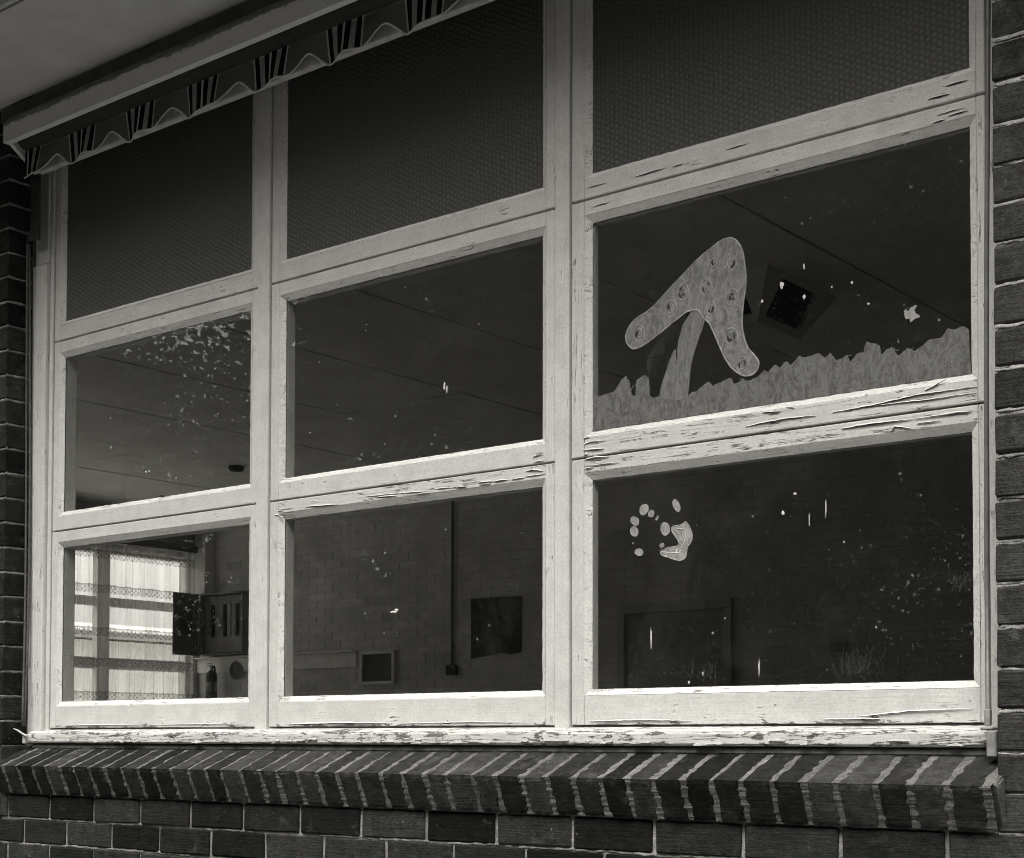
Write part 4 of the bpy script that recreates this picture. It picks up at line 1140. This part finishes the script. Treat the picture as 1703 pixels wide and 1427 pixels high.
# ceiling vent: inverted truncated pyramid with louvred faces
vent = empty('ceiling_vent', 'square tapering ceiling vent with dark louvres behind the painted mushroom', 'vent')
T4 = [(-.21, 4.0), (.583, 4.0), (.583, 4.79), (-.21, 4.79)]; B4 = [(-.03, 4.21), (.4, 4.21), (.4, 4.70), (-.03, 4.70)]
zt, zb = CEZ-.004, 2.262
VM = simple('vent_housing', .85, .5, .1); VD = simple('vent_dark', .012, .7); VL = simple('vent_blade', .08, .5)
hb = bmesh.new(); db = bmesh.new(); blades = []
for i in range(4):
    a, b, c, d = [Vector((*p, zt)) for p in (T4[i], T4[(i+1) % 4])]+[Vector((*p, zb)) for p in (B4[(i+1) % 4], B4[i])]
    def Q(u, v): return (a.lerp(b, u)).lerp(d.lerp(c, u), v)
    nrm = (b-a).cross(d-a).normalized()
    ctr = Vector((.187, 4.4, 2.4))
    if nrm.dot(Q(.5, .5)-ctr) < 0: nrm = -nrm
    def inner(v):   # width of opening kept constant
        w0 = (Q(1, v)-Q(0, v)).length; k_ = .20/w0
        return .5-k_, .5+k_
    v0, v1 = .12, .86
    O = [Q(0, 0), Q(1, 0), Q(1, 1), Q(0, 1)]
    I = [Q(inner(v0)[0], v0), Q(inner(v0)[1], v0), Q(inner(v1)[1], v1), Q(inner(v1)[0], v1)]
    ov = [hb.verts.new(p) for p in O]; iv = [hb.verts.new(p) for p in I]; jv = [hb.verts.new(p-nrm*.03) for p in I]
    for k_ in range(4):
        hb.faces.new((ov[k_], ov[(k_+1) % 4], iv[(k_+1) % 4], iv[k_])); hb.faces.new((iv[k_], iv[(k_+1) % 4], jv[(k_+1) % 4], jv[k_]))
    db.faces.new([db.verts.new(p-nrm*.03) for p in I])
    for k_ in range(6):
        v = v0+(v1-v0)*(k_+.5)/6; u0, u1 = inner(v)
        bl = bmesh.new()
        p0, p1 = Q(u0, v), Q(u1, v); dn = (Q(.5, v+.07)-Q(.5, v))
        q = [p0-nrm*.004, p1-nrm*.004, p1+dn*.6-nrm*.026, p0+dn*.6-nrm*.026]
        bl.faces.new([bl.verts.new(x_) for x_ in q]); bmesh.ops.solidify(bl, geom=bl.faces[:], thickness=.002)
        blades.append(bl)
hb.faces.new([hb.verts.new((*p, zb)) for p in B4])
bmesh.ops.recalc_face_normals(hb, faces=hb.faces[:])
link('housing', hb, VM, vent); link('duct_throat', db, VD, vent)
for bl in blades: link('louvre', bl, VL, vent)

# ------------------------------------------------------------------ outdoors
g = N('ground_grass'); n = g.noise(g.pos(), 3, 6); 
GR = g.end(g.bsdf(g.grey(g.ramp(n, .3, .7, .025, .06)), .9, g.bump(n, .6, .05), .1))
bm = bmesh.new()
S = 900
# one sheet with a hole where the building stands
xs_ = [-S, -9.42, 5.75, S]; ys_ = [-S, -.116, 8.55, S]
V = {(i, j): bm.verts.new((xs_[i], ys_[j], -1.22)) for i in range(4) for j in range(4)}
for i in range(3):
    for j in range(3):
        if (i, j) != (1, 1): bm.faces.new((V[i, j], V[i+1, j], V[i+1, j+1], V[i, j+1]))
tag(link('ground', bm, GR), None, None, kind='structure')
bm = bmesh.new(); box(bm, -9.4, 6.6, -1.7, -.125, -1.25, -1.18); tag(link('path', bm, simple('concrete_path', .15, .9, .15, 4)), None, None, kind='structure')

bm = bmesh.new(); box(bm, -19.98, -9.45, -3.0, 26, -1.25, -1.17); tag(link('courtyard', bm, simple('pale_concrete_yard', .5, .9, .12, 2)), None, None, kind='structure')  # unseen pale slab added to bounce daylight in through the side window
BARK = simple('tree_bark', .05, .95, .4, 12, .6)
g = N('dark_leaves'); oi = g.noise(g.pos(), 1.4, 3)
lb = g.bsdf(g.grey(g.ramp(oi, .3, .7, .01, .028)), .75, None, .15)
tl = g.n('ShaderNodeBsdfTranslucent'); tl.inputs['Color'].default_value = (.02, .02, .019, 1)
mx = g.n('ShaderNodeMixShader'); mx.inputs[0].default_value = .3; g.set(mx.inputs[1], lb); g.set(mx.inputs[2], tl.outputs[0])
LEAF = g.end(mx.outputs[0])
def tree_meshes(seed, H, Rr, n, base):
    r = random.Random(seed)
    tb = bmesh.new()
    tube(tb, [(0, 0, 0), (r.uniform(-.1, .1), r.uniform(-.1, .1), H*.3), (r.uniform(-.2, .2), r.uniform(-.2, .2), H*.6), (0, 0, H*.9)], [H*.028, H*.022, H*.014, H*.004], 8)
    limbs = []
    for i in range(14):
        a = r.uniform(0, 6.28); z0 = r.uniform(base*.8, H*.75); L = Rr*r.uniform(.5, .9)
        e = (L*math.cos(a), L*math.sin(a), z0+L*r.uniform(.15, .7)); limbs.append(e)
        tube(tb, [(0, 0, z0), (e[0]*.5, e[1]*.5, z0+(e[2]-z0)*.35), e], [H*.009, H*.006, H*.002], 5)
    cl = []
    for i in range(190):
        a = r.uniform(0, 6.28); u = r.random()**.5; z = base+(H-base)*r.random()
        prof = math.sin(math.pi*min(1, max(.04, ((z-base)/(H-base))*.86+.12)))**.7
        cl.append(Vector((Rr*prof*u*math.cos(a), Rr*prof*u*math.sin(a), z)))
    vs_, fs_ = [], []
    for i in range(n):
        c = r.choice(cl); s = Rr*.22
        p = c+Vector((r.gauss(0, s), r.gauss(0, s), r.gauss(0, s*.7)))
        L = r.uniform(.05, .11)
        d1 = Vector((r.gauss(0, 1), r.gauss(0, 1), r.gauss(-.3, .7))).normalized()*L
        d2 = d1.orthogonal().normalized(); d2.rotate(Matrix.Rotation(r.uniform(0, 6.28), 3, d1.normalized())); d2 *= L*.42
        k_ = len(vs_); vs_ += [p-d1, p+d2, p+d1, p-d2]; fs_.append((k_, k_+1, k_+2, k_+3))
    mt = bpy.data.meshes.new('tree_trunk'); tb.to_mesh(mt); tb.free(); mt.materials.append(BARK)
    mc = bpy.data.meshes.new('tree_crown'); mc.from_pydata(vs_, [], fs_); mc.materials.append(LEAF)
    return mt, mc
TV = [tree_meshes(11, 9.5, 3.2, 36000, 1.0), tree_meshes(23, 8.0, 2.8, 20000, .7), tree_meshes(37, 11.0, 3.6, 42000, 1.2), tree_meshes(51, 13.0, 3.3, 26000, 6.6)]
spots = [(-7.4, -5.6, 3), (-26, -11, 2), (-22, -14, 0), (-19.5, -10.5, 1), (-16.5, -13.5, 1), (-17.1, -9.8, 0), (-10.1, -12.9, 2), (-8.0, -10.4, 1), (-12.6, -12.2, 1, .62), (-6.3, -12.6, 0), (-4.0, -10.4, 1), (-1.2, -14.8, 2), (1.6, -11.4, 0), (-27, -18, 2), (-10, -18, 0), (-6, -17, 2), (-3.2, -18, 0), (-30, -15, 0), (4.2, -13.5, 1), (7.5, -12, 0), (11, -13, 2), (14.5, -10, 0), (17, -5.5, 2), (9, -18, 2), (19, -14, 2)]  # gum tree added for shade; right-hand trees added unseen to block low sky
for x, y, k_, *sc_ in spots:
    t_ = empty('tree', ['tall broad dark-leaved tree opposite the window, seen only in the glass', 'low bushy dark-leaved tree opposite the window, seen only in the glass', 'tall spreading dark-leaved tree opposite the window, seen only in the glass', 'high-crowned gum tree nearest the window on the left, seen only in the glass'][k_], 'tree', 'trees opposite the window, reflected in its panes')
    t_.location = (x, y, -1.22); t_.rotation_euler = (0, 0, rnd.uniform(0, 6.28)); s_ = sc_[0] if sc_ else rnd.uniform(.9, 1.1); t_.scale = (s_, s_, s_)
    put('trunk', TV[k_][0], t_); put('crown', TV[k_][1], t_)

# pale building beyond the side window
bd = empty('far_building', 'pale low building with a dark eaves line seen through the sheer curtain', 'building')
FW = simple('pale_building_wall', .8, .8, .08, 3)
bm = bmesh.new(); box(bm, -27, -20, 9, 24, -1.22, 1.86); link('wall', bm, FW, bd)
bm = bmesh.new(); prism(bm, [(-27.4, 1.98), (-19.6, 1.98), (-19.6, 2.02), (-23.5, 2.5), (-27.4, 2.02)], 'y', 8.6, 24.4); link('roof', bm, simple('pale_roof', .75), bd)
bm = bmesh.new(); box(bm, -19.62, -19.58, 8.6, 24.4, 1.87, 2.0); link('fascia', bm, simple('far_fascia', .3), bd)
for y0, y1 in ((13.6, 14.6), (15.55, 16.0), (16.5, 17.6), (18.2, 19.2)):
    bm = bmesh.new(); bbox(bm, -20.03, -19.99, y0, y1, -.2, 1.25, .01); w_ = link('window', bm, simple('far_window_frame', .7), bd)
    bm = bmesh.new(); box(bm, -20.035, -20.031, y0+.08, y1-.08, -.12, 1.17); link('pane', bm, simple('far_window_pane', .25, .3), w_)
